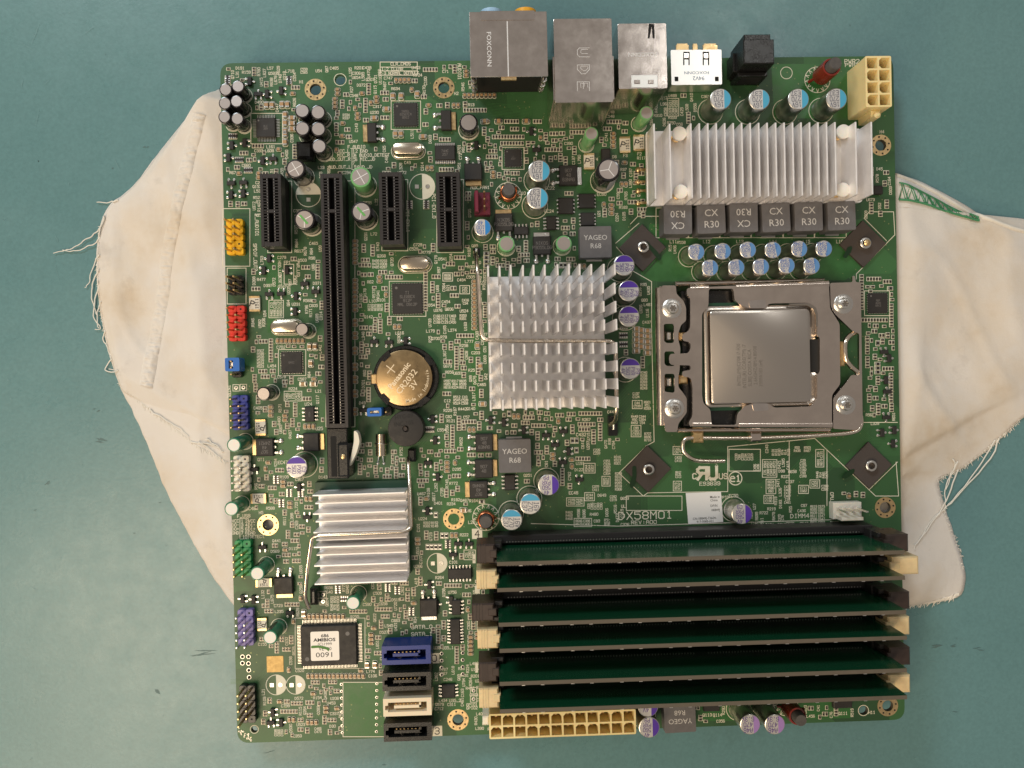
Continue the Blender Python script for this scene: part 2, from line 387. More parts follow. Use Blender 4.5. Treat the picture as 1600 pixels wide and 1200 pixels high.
def rpoly(pts, r, n=4):                         # round the corners of a polygon
    out=[]; k=len(pts)
    for i in range(k):
        p=Vector(pts[i][:2]); a=Vector(pts[i-1][:2])-p; b=Vector(pts[(i+1)%k][:2])-p
        d=min(r,a.length*0.45,b.length*0.45); A=p+a.normalized()*d; B=p+b.normalized()*d
        for j in range(n+1):
            t=j/n; q=A*(1-t)**2+p*2*t*(1-t)+B*t*t; out.append((q.x,q.y))
    return out
def PP(pts,z=0.0): return [W(a,b,z) for a,b in pts]
def circ(cx,cy,r,n=20): return [(cx+r*math.cos(2*math.pi*i/n),cy+r*math.sin(2*math.pi*i/n)) for i in range(n)]
def rect(cx,cy,w,d): return [(cx-w/2,cy-d/2),(cx+w/2,cy-d/2),(cx+w/2,cy+d/2),(cx-w/2,cy+d/2)]

# ------------------------------------------------------------------ setting: table
TZ = -1.05
t = MB(); t.add([(-75,-60,TZ),(75,-60,TZ),(75,60,TZ),(-75,60,TZ)],[(0,1,2,3)])
tab = t.build('table_top','table'); tab['kind']='structure'; tab['label']='worn teal laminate table top under the cloth and board'

# scuffs and scratches rubbed into the laminate
def scuffs():
    m=MB(); rs=random.Random(17)
    def streak(px,py,ang,ln,wd,mi,br=1):
        for b in range(br):
            a=ang+rs.uniform(-.25,.25); x,y=W(px+rs.uniform(-4,4)*(br>1),py+rs.uniform(-4,4)*(br>1),TZ); l=S(ln*rs.uniform(.5,1),TZ); L_=[];R_=[]
            for i in range(9):
                t=i/8; cx=x+math.cos(a)*l*(t-.5)+S(1.2)*noise.noise((t*4,px,b)); cy=y+math.sin(a)*l*(t-.5)+S(1.2)*noise.noise((t*4,py,b+5)); w_=S(wd)*math.sin(math.pi*(0.05+0.9*t))*(0.5+abs(noise.noise((t*7,px+b,2))))
                L_.append((cx-math.sin(a)*w_,cy+math.cos(a)*w_)); R_.append((cx+math.sin(a)*w_,cy-math.cos(a)*w_))
            m.poly(L_+R_[::-1],TZ+0.003+0.0004*len(m.f),mi)
    for px,py,an,ln,wd,br in ((245,1078,-.9,12,2.2,3),(318,1020,.05,40,1.3,3),(158,690,-.4,14,1.8,3),(72,757,.5,10,1.5,2),(250,785,0,8,.8,1),(210,833,0,6,1,1),(1492,1112,0,12,.8,1),(1465,1012,0,18,1.4,3),(1490,1012,.2,10,1,2),(1530,1012,-.1,16,.8,2),(55,797,.4,8,1,1),(228,227,.2,8,1,2),(176,263,0,3,1.2,1),(60,252,0,3,1.2,1),(1328,40,0,3,1.5,1),(600,1195,.1,8,.8,1),(420,1175,.3,26,.5,1),(150,640,.4,10,1,2)): streak(px,py,an,ln,wd,0,br)
    for k in range(60):
        px,py=rs.choice(((rs.uniform(5,330),rs.uniform(5,1190)),(rs.uniform(1420,1595),rs.uniform(5,1190)),(rs.uniform(5,1590),rs.uniform(2,80)))); streak(px,py,rs.uniform(0,3.1),rs.uniform(6,46),rs.uniform(.12,.3),1)
    for k in range(120):
        px,py=rs.uniform(2,1598),rs.uniform(2,1198); streak(px,py,rs.uniform(0,3.1),rs.uniform(1.5,4),rs.uniform(.3,.6),rs.choice((0,1)))
    mat('scuff',(0.085,0.155,0.16),0.55); mat('scratch',(0.19,0.33,0.34),0.5)
    o=m.build('scuff_marks',['scuff','scratch'],tab); o['kind']='stuff'
scuffs()
# ------------------------------------------------------------------ the rag under the board
rag = thing('cloth_rag',(-16.5,0.0,TZ),'frayed off-white cotton rag lying under the green circuit board','cloth')
def interp(poly, t):
    d=[0]
    for a,b in zip(poly,poly[1:]): d.append(d[-1]+math.hypot(b[0]-a[0],b[1]-a[1]))
    x=t*d[-1]
    for i in range(len(poly)-1):
        if x<=d[i+1] or i==len(poly)-2:
            k=(x-d[i])/max(1e-6,d[i+1]-d[i]); return (poly[i][0]*(1-k)+poly[i+1][0]*k, poly[i][1]*(1-k)+poly[i+1][1]*k)
def catmull(P, n=8):
    out=[]
    for i in range(len(P)-1):
        p0,p1,p2,p3=[np.array(P[max(0,min(len(P)-1,j))],float) for j in (i-1,i,i+1,i+2)]
        for k in range(n):
            t=k/n; out.append(tuple(0.5*((2*p1)+(-p0+p2)*t+(2*p0-5*p1+4*p2-p3)*t*t+(-p0+3*p1-3*p2+p3)*t**3)))
    out.append(tuple(P[-1])); return out
def sheet(Lp, Rp, nr, ncs, zf, lift):
    # rows run from the left outline to the right outline; both given in photo pixels on the table
    v=[];f=[];Lc=catmull(Lp);Rcv=catmull(Rp)
    for i in range(nr+1):
        t=i/nr; a=interp(Lc,t); b=interp(Rcv,t); jl=noise.noise((t*60,3.1,lift*9))*1.6; jr=noise.noise((t*60,9.7,lift*9))*1.6
        for u in ncs:
            px=(a[0]+jl)*(1-u)+(b[0]+jr)*u; py=a[1]*(1-u)+b[1]*u
            x,y=W(px,py,TZ+0.1); v.append((x,y,TZ+lift+zf(px,py,u,t,x,y)))
    n=len(ncs)
    for i in range(nr):
        for j in range(n-1): a=i*n+j; f.append((a,a+n,a+n+1,a+1))
    return v,f
def wrinkle(x,y):
    a=noise.noise((x*0.16+3,y*0.10,1.7)); b=noise.noise((x*0.5+y*0.35,y*0.22,4.2)); c=noise.noise((x*1.3,y*1.3,8.8))
    r=1-abs(noise.noise((x*0.22-y*0.13+5,y*0.06+x*0.1,2.0)))*2.2
    r3=1-abs(noise.noise((x*0.35+y*0.10+9,y*0.13-x*0.05,6.0)))*3.0
    return 0.20*a+0.15*b+0.03*c+0.15*max(0,r)**3+0.10*max(0,r3)**4
def zc(px,py,u,t,x,y):
    e=min(1.0, 14*u, 14*(1-u), 14*t, 14*(1-t))           # lies flat at its rim
    dx=max(-12.3-x, x-12.3, 0); dy=max(-12.3-y,y-12.3,0); d=math.hypot(dx,dy)
    up=0.52*math.exp(-(d/1.9)**2)                           # lifted towards the board it carries
    z=0.04+e*(0.13+wrinkle(x,y))+e*up
    if px>1380:
        d2=(705-0.49*(px-1405))-py; z+=e*0.16/(1+math.exp(-d2/2.0)); d3=(800-0.2*(px-1405))-py; z+=e*0.06*math.exp(-(d3/7)**2)
    cap=0.72+0.35*min(1,d/1.5)
    return max(0.02,min(z,cap))
us=[0,0.004,0.01,0.02]+[0.02+0.2*i/46 for i in range(1,47)]+[0.30,0.4,0.5,0.6,0.7]+[0.76+0.22*i/46 for i in range(0,46)]+[0.985,0.993,1]
Lo=[(352,136),(318,158),(290,186),(252,232),(214,282),(190,305),(172,318),(156,350),(150,400),(152,455),(160,510),(172,560),(188,606),(210,650),(232,700),(258,765),(300,845),(335,905),(368,950)]
Ro=[(1392,270),(1440,284),(1505,318),(1545,341),(1610,344),(1680,380),(1700,470),(1680,560),(1640,630),(1600,652),(1560,690),(1508,730),(1470,748),(1474,780),(1492,838),(1508,890),(1502,930),(1450,943),(1412,947)]
v,f=sheet(Lo,Ro,150,us,zc,0.0)
m=MB(); m.add(v,f); lower=m.build('lower_layer','cloth',rag,(0,0,0),60)
sm=lower.modifiers.new('thickness','SOLIDIFY'); sm.thickness=0.05; sm.offset=0
# upper layer folded over the left half, its torn lower edge runs into the board
def zu(px,py,u,t,x,y):
    e=min(1,10*u,8*(1-t)); return 0.02+zc(px,py,u,t,x,y)+0.035+0.05*e
L2=Lo[:13]; 
L2=[(a+3,b+1) for a,b in L2]
R2=[(430,150),(430,250),(430,400),(430,520),(430,600),(425,680),(415,742)]
L2=L2+[(196,612)]
us2=[0,0.01,0.03]+[0.03+0.97*i/40 for i in range(1,41)]
def torn(Lp,Rp):
    pass
v,f=sheet(L2,R2,110,us2,zu,0.0)
# pull the bottom rows down to the torn edge line
m=MB(); m.add(v,f); up=m.build('upper_layer','cloth',rag,(0,0,0),60)
sm=up.modifiers.new('thickness','SOLIDIFY'); sm.thickness=0.05; sm.offset=0
def zclo(x,y):
    px,py=PXof(x,y,TZ+0.3); return TZ+0.5
def PXof(x,y,z):
    c=RC@(np.array([x,y,z])-CAM); return 800+F_PX*c[0]/-c[2], 600-F_PX*c[1]/-c[2]
from mathutils.bvhtree import BVHTree
def bvh_of(os):
    V=[];Fs=[]
    for o in os:
        n=len(V); V+=[tuple(q.co) for q in o.data.vertices]; Fs+=[tuple(i+n for i in p.vertices) for p in o.data.polygons]
    # sheets are built in world coordinates with the object origin at zero
    return BVHTree.FromPolygons(V,Fs)
BV=bvh_of([lower,up])
def drop(px,py):
    x,y=W(px,py,TZ+0.3); h=BV.ray_cast(Vector((x,y,5)),Vector((0,0,-1)))[0]
    return (x,y,(h.z if h is not None else TZ)+0.03)
# gathered hem band down the left half
hemline=catmull([(322,188),(306,235),(293,290),(279,350),(266,405),(260,455),(252,505),(243,555),(234,604)],14)
m=MB();rows=[];hl2=[]
for i in range(len(hemline)-1):
    for k in range(3): hl2.append(tuple(hemline[i][c]*(1-k/3)+hemline[i+1][c]*k/3 for c in (0,1)))
n0=len(hl2)
for i,p in enumerate(hl2):
    wd=11+2.0*noise.noise((i*0.05,1,1))+0.9*noise.noise((i*0.5,4,1)); row=[]
    for k in range(13):
        s=k/12*2-1; q=drop(p[0]+s*wd, p[1]+s*wd*0.25)
        e=(1-s*s)**.6; r=noise.noise((i*0.42+s*0.8,s*0.7,5)); r2=noise.noise((i*0.16,s*1.6,9))
        row.append((q[0],q[1],q[2]-0.005+e*(0.085+0.055*r+0.05*r2)))
    rows.append(row)
m.v=[p for r in rows for p in r]
for i in range(n0-1):
    for k in range(12): a=i*13+k; m.f.append((a,a+13,a+14,a+1)); m.m.append(0)
lab(m.build('hem','cloth',rag,(0,0,0),60),'gathered hem band sewn down the left half of the cloth')
# stitched green overlock seam at the right with a rolled edge above it
edge=catmull([(1392,282),(1430,290),(1470,308),(1505,328),(1540,348),(1580,362),(1640,372)],12); m=MB()
m.tube([(lambda q:(q[0],q[1],q[2]+0.0))(drop(a,b-4)) for a,b in edge],0.085,8); m.build('rolled_edge','hem',rag,(0,0,0),60)
seam=catmull([(1393,304),(1430,312),(1465,324),(1500,336),(1524,344)],20); m=MB(); up_,dn=[],[]
for i,p in enumerate(seam):
    k=i/len(seam); h=21*(1-k)+5; q=drop(p[0],p[1]-h*0.5); r=drop(p[0],p[1]+h*0.5); up_.append((q[0],q[1],q[2]+0.06)); dn.append((r[0],r[1],r[2]+0.06))
m.tube(up_,0.03,6); m.tube(dn,0.04,6)
zz=[(up_ if (i//4)%2 else dn)[i] for i in range(0,len(seam),4)]
m.tube(zz,0.03,5); zz=[(dn if (i//4)%2 else up_)[i] for i in range(2,len(seam),4)]; m.tube(zz,0.018,5)
lab(m.build('stitching','stitch',rag,(0,0,0),60),'green zigzag overlock stitching on the right edge')
# loose threads
def thread(pts,r=0.028,wob=3.0,seed=0):
    P=catmull(pts,7); out=[]
    for i,p in enumerate(P):
        px=p[0]+wob*noise.noise((i*0.35,seed,0.5)); py=p[1]+wob*noise.noise((i*0.35,seed,7.5))
        q=drop(px,py); out.append((q[0],q[1],q[2]+0.03+0.05*abs(noise.noise((i*0.4,seed,3)))))
    mm=MB(); mm.tube(out,[r*(1-0.5*i/len(out)) for i in range(len(out))],5); return mm
TH=[[(182,312),(165,314),(146,315)],[(160,335),(152,355),(140,366),(118,380),(100,390),(78,393)],[(156,348),(150,372),(132,384),(110,391),(92,390)],
[(152,398),(142,412),(133,440),(127,448)],[(151,420),(140,445),(139,470),(146,490)],[(152,440),(144,468),(141,495),(152,512),(142,514)],
[(155,470),(146,490),(150,512)],[(162,515),(156,528),(166,548),(171,560)],[(172,560),(160,578),(186,580),(165,577)],
[(1560,688),(1545,715),(1505,770),(1478,800)],[(1566,684),(1548,724),(1500,778),(1470,802),(1430,840),(1418,856)],[(1498,722),(1488,748),(1482,775),(1485,795)],
[(1492,715),(1494,740),(1484,765)],[(1500,735),(1480,790),(1440,832),(1420,848)],[(232,640),(250,652),(280,668),(300,682)],[(300,690),(330,690),(350,700)],[(318,688),(335,700),(352,716)],[(330,684),(345,695),(356,705)]]
for i,p in enumerate(TH): thread(p,seed=i*3.3).build('loose_thread','thread',rag,(0,0,0),60)
m=MB(); rnd=random.Random(3)
def fringe(line,n,dx,dy,ln):
    c=catmull(line,10)
    for i in range(n):
        p=interp(c,i/(n-1)); l=ln*rnd.uniform(0.4,1.2); a=drop(p[0],p[1]); b=drop(p[0]+dx*l*0.5+rnd.uniform(-2,2),p[1]+dy*l*0.5+rnd.uniform(-2,2)); e=drop(p[0]+dx*l+rnd.uniform(-3,3),p[1]+dy*l+rnd.uniform(-3,3))
        m.tube([a,b,e],[0.02,0.016,0.008],4,caps=False)
fringe([(1422,945),(1450,941),(1480,935),(1503,928)],70,-0.25,1,10)
fringe([(1508,890),(1504,860),(1492,836),(1476,790),(1470,752)],50,1,0.1,5)
fringe([(1600,655),(1560,690),(1508,730),(1472,748)],80,0.5,0.8,8)
fringe([(155,345),(150,400),(152,455),(160,510),(172,560),(188,606)],90,-1,0.15,5)
fringe([(196,612),(240,645),(300,686),(360,718)],70,0.3,1,7)
fr=m.build('fringe','thread',rag,(0,0,0)); fr['kind']='stuff'

# ------------------------------------------------------------------ the motherboard
mb = thing('motherboard',(0,0,-0.16),'green desktop computer circuit board crowded with slots, chips and capacitors','circuit board')
occ = np.zeros((1200,1600),bool)
def claim(x0,y0,x1,y1): occ[max(0,int(y0)):int(y1)+1, max(0,int(x0)):int(x1)+1]=True
def claimw(cx,cy,w,d,mg=1.5):
    a=PXof(cx-w/2,cy+d/2,0); b=PXof(cx+w/2,cy-d/2,0); claim(min(a[0],b[0])-mg,min(a[1],b[1])-mg,max(a[0],b[0])+mg,max(a[1],b[1])+mg)
silk = MB(); SZ=0.005
def sline(x0,y0,x1,y1,wd=0.9): silk.line(W(x0,y0),W(x1,y1),S(wd*1.22),SZ)
def sbox(x0,y0,x1,y1,wd=0.9):
    for a,b,c,d in ((x0,y0,x1,y0),(x1,y0,x1,y1),(x1,y1,x0,y1),(x0,y1,x0,y0)): sline(a,b,c,d,wd)
def stext(t,px,py,h=4.4,ang=0,wd=None,wf=0.9):
    x,y=W(px,py); silk.text(t,x,y,S(h),SZ,math.radians(ang),S(wd) if wd else S(h*0.17),0,wf)
    l=len(t)*h*0.62*wf+2; 
    if ang%180==0: claim(px-l/2,py-h/2-1,px+l/2,py+h/2+1)
    else: claim(px-h/2-1,py-l/2,px+h/2+1,py+l/2)
def scircle(px,py,r,wd=0.9,a0=0,a1=2*math.pi): x,y=W(px,py); silk.ring(x,y,S(r),S(wd),SZ,28,0,a0,a1)

# --- the bare board with its holes
HOLES=[(493,140),(693.5,137),(1376,227),(419,820),(709,811),(1383,793),(715.6,1124.5),(1387,1102.7)]
SMALLH=[(531.5,124.5,8),(1228.7,114,8),(1349,1110,7),(397.5,1139.5,5)]
outer=rpoly([(-12.2,-12.2),(12.2,-12.2),(12.2,12.2),(-12.2,12.2)],0.45,6)
hl=[circ(*W(a,b),0.20,18) for a,b in HOLES]+[circ(*W(a,b),S(r),14) for a,b,r in SMALLH]
m=MB(); m.prism(outer,-0.16,0.0,hl,0,1); pcb=m.build('bare_board',['pcb','fr4edge'],mb)
for a,b in HOLES:
    cx,cy=W(a,b); claimw(cx,cy,0.86,0.86,2)
    m=MB(); m.prism(circ(cx,cy,0.385,28),0.001,0.012,[circ(cx,cy,0.205,28)],0)
    m.lathe(cx,cy,[(0.203,-0.16),(0.203,0.011)],20,0,False)
    r=m.build('mounting_ring','gold',mb,(cx,cy,0),40)
    mm=MB()
    for k in range(8): mm.disc(cx+0.305*math.cos(k*math.pi/4+0.2),cy+0.305*math.sin(k*math.pi/4+0.2),0.034,0.016,8)
    mm.build('via_dots','holeblack',r,(cx,cy,0))['kind']='stuff'
for a,b,r in SMALLH:
    scircle(a,b,r+1.3,1.0); claim(a-r-3,b-r-3,a+r+3,b+r+3)
for a,b in ((430,1100),):
    pass

# --- lighter copper pours and buried traces under the mask
m=MB()
POUR=[[(577,120),(596,120),(596,152),(577,152)],[(1015,350),(1060,350),(1030,400),(1000,436)],[(1000,436),(1060,372),(1300,372),(1345,420),(1320,438),(1030,440)],
[(1205,100),(1385,100),(1385,185),(1210,185)],[(980,205),(1010,205),(1010,325),(985,330)],[(415,395),(440,395),(440,520),(418,520)],[(615,690),(730,690),(735,760),(640,770)],
[(690,770),(745,770),(750,860),(690,860)],[(380,760),(470,760),(470,800),(390,800)],[(1050,1096),(1330,1096),(1330,1122),(1050,1128)],[(505,640),(560,640),(560,700),(505,700)],
[(400,680),(470,672),(475,745),(400,745)],[(690,1000),(760,1000),(762,1110),(690,1110)],[(536,1066),(600,1066),(604,1150),(538,1150)],[(735,480),(745,480),(748,640),(738,640)],[(560,400),(600,400),(600,520),(560,500)],[(900,260),(1000,300),(1000,340),(900,300)]]
for i,p in enumerate(POUR): m.poly(PP(p),0.0012+0.00009*i)
o=m.build('copper_pours','pour',mb); o['kind']='stuff'
m=MB()
def bundle(pts,n,sp,wd=0.55):
    P=[W(a,b) for a,b in pts]; sp=S(sp)
    for k in range(n):
        off=(k-(n-1)/2)*sp; Q=[]
        for i,p in enumerate(P):
            a=Vector(P[max(0,i-1)]); b=Vector(P[min(len(P)-1,i+1)]); d=(b-a).normalized(); Q.append((p[0]-d.y*off,p[1]+d.x*off))
        for a,b in zip(Q,Q[1:]): m.line(a,b,S(wd),0.0032)
bundle([(975,652),(1030,590)],18,3.4); bundle([(1050,765),(1120,690)],22,3.4); bundle([(905,815),(975,740)],16,3.2); bundle([(1180,730),(1240,690)],12,3.0); bundle([(1240,760),(1300,700)],16,3.0)
bundle([(590,650),(680,610),(740,560)],8,3); bundle([(560,400),(600,470),(600,530)],8,3); bundle([(640,700),(700,640)],9,3); bundle([(355,425),(420,425),(470,470)],7,2.4)
bundle([(430,440),(470,480),(490,520)],10,2.6); bundle([(400,725),(440,725),(470,760)],9,2.5); bundle([(700,150),(720,180),(735,230)],6,2.6); bundle([(505,120),(580,108),(720,104)],6,2.2)
bundle([(1260,700),(1330,660)],14,2.6); bundle([(1400,690),(1360,690),(1330,660)],6,2.4); bundle([(640,1060),(690,1060),(740,1040)],8,2.4); bundle([(440,1130),(520,1130)],5,2.4); bundle([(620,750),(700,720),(740,740)],9,2.4)
bundle([(820,90),(870,100)],5,3); bundle([(760,170),(830,176)],9,2.3); bundle([(1020,440),(1020,520)],5,3); bundle([(905,660),(905,800)],6,2.6); bundle([(540,130),(560,200),(560,260)],7,2.2)
rnd=random.Random(11)
for k in range(110):
    x=rnd.uniform(365,1385); y=rnd.uniform(110,1120); a=rnd.choice([0,45,90,135]); l=rnd.uniform(25,70); a2=a+rnd.choice([-45,45]); l2=rnd.uniform(10,40)
    p=[(x,y),(x+l*math.cos(math.radians(a)),y+l*math.sin(math.radians(a)))]; p.append((p[1][0]+l2*math.cos(math.radians(a2)),p[1][1]+l2*math.sin(math.radians(a2))))
    if all(352<q[0]<1395 and 104<q[1]<1120 for q in p) and all(q[0]+12>365 for q in p): bundle(p,rnd.randint(3,9),rnd.uniform(2.0,2.8),0.5)
o=m.build('circuit_traces','trace',mb); o['kind']='stuff'

vi=MB(); rv=random.Random(31)
for k in range(2600):
    x,y=rv.uniform(-12,12),rv.uniform(-12,12)
    if noise.noise((x*.5,y*.5,3))<-.15: continue
    vi.disc(x,y,rv.choice((.016,.02,.026)),0.0062,6)
mat('via',(0.22,0.26,0.12),0.4,0.4); o=vi.build('tiny_vias','via',mb); o['kind']='stuff'
# --- pieces used again and again
def lead_box(m,x,y,w,d,z,mi): m.box(x,y,0.001,z,w,d,mi)
def bevbox(name,mats,x0,y0,x1,y1,z,z0=0.0,parent=None,bev=0.03,rot=0.0):
    cx,cy,w_,d_=Rc(x0,y0,x1,y1,z); m=MB(); m.box(cx,cy,z0,z,w_,d_,0,rot,bev); claimw(cx,cy,w_,d_)
    return m.build(name,mats,parent or mb,(cx,cy,z0)),cx,cy,w_,d_
def chip_text(o,cx,cy,z,lines,h,ang=0,mat_='chiptext',stroke=None,gap=1.45,name='marking',wf=0.85):
    m=MB(); n=len(lines); c,s=math.cos(ang),math.sin(ang)
    for i,l in enumerate(lines):
        off=((n-1)/2-i)*h*gap; m.text(l,cx-s*off,cy+c*off,h,z+0.004,ang,stroke or h*0.13,0,wf)
    return m.build(name,mat_,o,(cx,cy,z))
def qfp(px0,py0,px1,py1,z=0.14,n=(12,12),out=0.11,lines=(),dot=True,lead='solder'):
    cx,cy,w_,d_=Rc(px0,py0,px1,py1,z); m=MB(); m.box(cx,cy,0.02,z,w_,d_,0,0,0.02)
    o=m.build('integrated_circuit','chip',mb,(cx,cy,0)); claimw(cx,cy,w_+2*out,d_+2*out,2)
    m=MB()
    for k in range(n[0]):
        x=cx-w_/2+w_*(k+0.7)/(n[0]+0.4)
        for s in (-1,1): m.box(x,cy+s*(d_/2+out/2),0.001,0.05,w_/n[0]*0.36,out,0)
    for k in range(n[1]):
        y=cy-d_/2+d_*(k+0.7)/(n[1]+0.4)
        for s in (-1,1): m.box(cx+s*(w_/2+out/2),y,0.001,0.05,out,d_/n[1]*0.36,0)
    lp=m.build('leads',lead,o,(cx,cy,0)); lp['kind']='stuff'
    if lines: chip_text(o,cx,cy,z,lines,min(w_,d_)*0.09)
    if dot: mm=MB(); mm.disc(cx-w_*0.36,cy+d_*0.36,w_*0.045,z+0.003,10); mm.build('pin_mark','chiptext',o,(cx,cy,0))
    mg=S(3); 
    a=PXof(cx-w_/2-out-mg,cy+d_/2+out+mg,0); b=PXof(cx+w_/2+out+mg,cy-d_/2-out-mg,0); sbox(a[0],a[1],b[0],b[1],0.8)
    return o
def soic(px0,py0,px1,py1,n=4,sides='lr',z=0.15,out=0.1,lines=()):
    cx,cy,w_,d_=Rc(px0,py0,px1,py1,z); m=MB(); m.box(cx,cy,0.02,z,w_,d_,0,0,0.025)
    o=m.build('integrated_circuit','chip',mb,(cx,cy,0)); m=MB()
    for k in range(n):
        t=(k+0.5)/n-0.5
        for s in (-1,1):
            if sides=='lr':
                m.box(cx+s*(w_/2+out*0.35),cy+t*d_,0.06,0.09,out*0.7,0.045,0); m.box(cx+s*(w_/2+out*0.8),cy+t*d_,0.001,0.06,out*0.6,0.055,0)
            else:
                m.box(cx+t*w_,cy+s*(d_/2+out*0.35),0.06,0.09,0.045,out*0.7,0); m.box(cx+t*w_,cy+s*(d_/2+out*0.8),0.001,0.06,0.055,out*0.6,0)
    lp=m.build('leads','tin',o,(cx,cy,0)); lp['kind']='stuff'
    if lines: chip_text(o,cx,cy,z,lines,min(w_,d_)*0.16, math.pi/2 if d_>w_*1.2 else 0)
    claimw(cx,cy,w_+(2*out if sides=='lr' else 0),d_+(0 if sides=='lr' else 2*out),2); return o
def dpak(px0,py0,px1,py1,leads='d',lines=(),tang=0.0,z=0.23):
    cx,cy,w_,d_=Rc(px0,py0,px1,py1,z); dx,dy={'u':(0,1),'d':(0,-1),'l':(-1,0),'r':(1,0)}[leads]
    m=MB(); m.box(cx,cy,0.02,z,w_,d_,0,0,0.03); o=m.build('power_transistor','chip',mb,(cx,cy,0))
    L=d_ if dy else w_; B=w_ if dy else d_; m=MB()
    tx,ty=cx-dx*(L/2+0.08),cy-dy*(L/2+0.08)
    m.box(tx,ty,0.01,0.075,(B*0.9 if dy else 0.17),(0.17 if dy else B*0.9),0,0,0.01); tb=m.build('heat_tab','gold' if random.random()<0.5 else 'tin',o,(tx,ty,0))
    m=MB()
    for q in (-0.33,0.33):
        ox,oy=(q*B,0) if dy else (0,q*B)
        for a,b,z0,z1,ww in ((0.0,0.09,0.08,0.13,0.075),(0.08,0.13,0.03,0.13,0.075),(0.12,0.27,0.01,0.06,0.085)):
            c=L/2+(a+b)/2; m.box(cx+dx*c+ox,cy+dy*c+oy,z0,z1,(ww if dy else b-a),(b-a if dy else ww),0)
        c=L/2+0.22; m.lathe(cx+dx*c+ox,cy+dy*c+oy,[(0.11,0.002),(0.09,0.045),(0.04,0.07)],10,0)
    c=L/2+0.03; m.box(cx+dx*c,cy+dy*c,0.08,0.12,0.07,0.07,0); m.build('leads','tin',o,(cx,cy,0),40)
    if lines: chip_text(o,cx,cy,z,lines,min(w_,d_)*0.17,tang)
    e=L/2+0.33; claimw(cx+dx*0.05,cy+dy*0.05,(B if dy else 2*e),(2*e if dy else B),2); return o

def can_cap(px,py,r,h,kind='blue',seg='cyan',sega=0.0,lines=(),ink='capink',tang=math.pi,base_ring=True):
    # px,py,r: the top disc in the photo; h: height in cm
    cx,cy=W(px,py,h); R=S(r,h)
    m=MB(); m.lathe(cx,cy,[(R*0.97,0.01),(R*1.0,0.03),(R*1.0,0.10),(R*0.93,0.14),(R*0.93,0.18),(R,0.22),(R,h-0.05),(R*0.97,h-0.015),(R*0.9,h)],24,0)
    o=m.build('polymer_capacitor','can',mb,(cx,cy,0),40); m=MB(); m.disc(cx,cy,R*0.90,h+0.004,26)
    tp=m.build('top_print','captop',o,(cx,cy,h))
    m=MB(); a=math.acos(0.34); m.disc(cx,cy,R*0.90,h+0.008,14,0,sega-a,sega+a); m.build('polarity_mark',seg,o,(cx,cy,h))
    m=MB(); n=len(lines); lh=R*(0.40 if n<4 else 0.34)
    for i,l in enumerate(lines):
        off=((n-1)/2-i)*lh*1.32; ox,oy=-math.cos(sega)*R*0.22,-math.sin(sega)*R*0.22
        m.text(l,cx+ox-math.sin(tang)*off,cy+oy+math.cos(tang)*off,lh,h+0.009,tang,lh*0.125,0,0.80)
    if lines: m.build('lettering',ink,o,(cx,cy,h))
    q=PXof(cx,cy,0); rp=R/S(1); scircle(q[0],q[1],rp+3.2,1.0); claimw(cx,cy,2*R,2*R,4)
    o.rotation_euler=(random.gauss(0,.014),random.gauss(0,.014),0); return o
def sleeve_cap(px,py,r,h,sleeve='sleeve',top='alutop',score=None,stripe=None,sa=0.0,tilt=(0,0),mark=False):
    cx,cy=W(px,py,h); R=S(r,h)*1.22
    m=MB(); m.lathe(cx,cy,[(R*0.98,0.01),(R,0.04),(R,0.10),(R*0.95,0.14),(R,0.19),(R,h-0.06),(R*0.95,h-0.01),(R*0.80,h)],24,0)
    o=m.build('electrolytic_capacitor',sleeve,mb,(cx,cy,0),50)
    m=MB(); m.disc(cx,cy,R*0.80,h+0.003,22); tp=m.build('metal_top',top,o,(cx,cy,h))
    if score:
        m=MB()
        for k in range(3 if score=='k' else 2):
            a=sa+(k*math.pi*2/3 if score=='k' else k*math.pi/2)
            if score=='k': m.line((cx,cy),(cx+R*0.7*math.cos(a),cy+R*0.7*math.sin(a)),R*0.07,h+0.006)
            else: m.line((cx-R*0.7*math.cos(a),cy-R*0.7*math.sin(a)),(cx+R*0.7*math.cos(a),cy+R*0.7*math.sin(a)),R*0.07,h+0.006)
        m.build('vent_score','shieldtext',o,(cx,cy,h))
    if mark:
        m=MB(); m.poly([(cx-R*0.5,cy+R*0.4),(cx-R*0.3,cy+R*0.45),(cx+R*0.4,cy-R*0.35),(cx+R*0.2,cy-R*0.45)],h+0.008); m.build('pen_mark','greenmark',o,(cx,cy,h))
    if stripe:
        m=MB(); n=8
        for i in range(n):
            a0=sa+1.1*(i/n-0.5); a1=sa+1.1*((i+1)/n-0.5)
            m.add([(cx+R*1.012*math.cos(a),cy+R*1.012*math.sin(a),z) for a,z in ((a0,0.2),(a1,0.2),(a1,h-0.07),(a0,h-0.07))],[(0,1,2,3)])
        m.build('sleeve_stripe',stripe,o,(cx,cy,0),60)
    q=PXof(cx,cy,0); rp=R/S(1); scircle(q[0],q[1],rp+1.6,1.0); claimw(cx,cy,2*R,2*R,3)
    x,y=q; silk.disc(cx,cy,R*1.06,SZ,12,0,-math.pi*0.75,-math.pi*0.1)
    o.rotation_euler=(random.gauss(0,.02),random.gauss(0,.02),0); return o
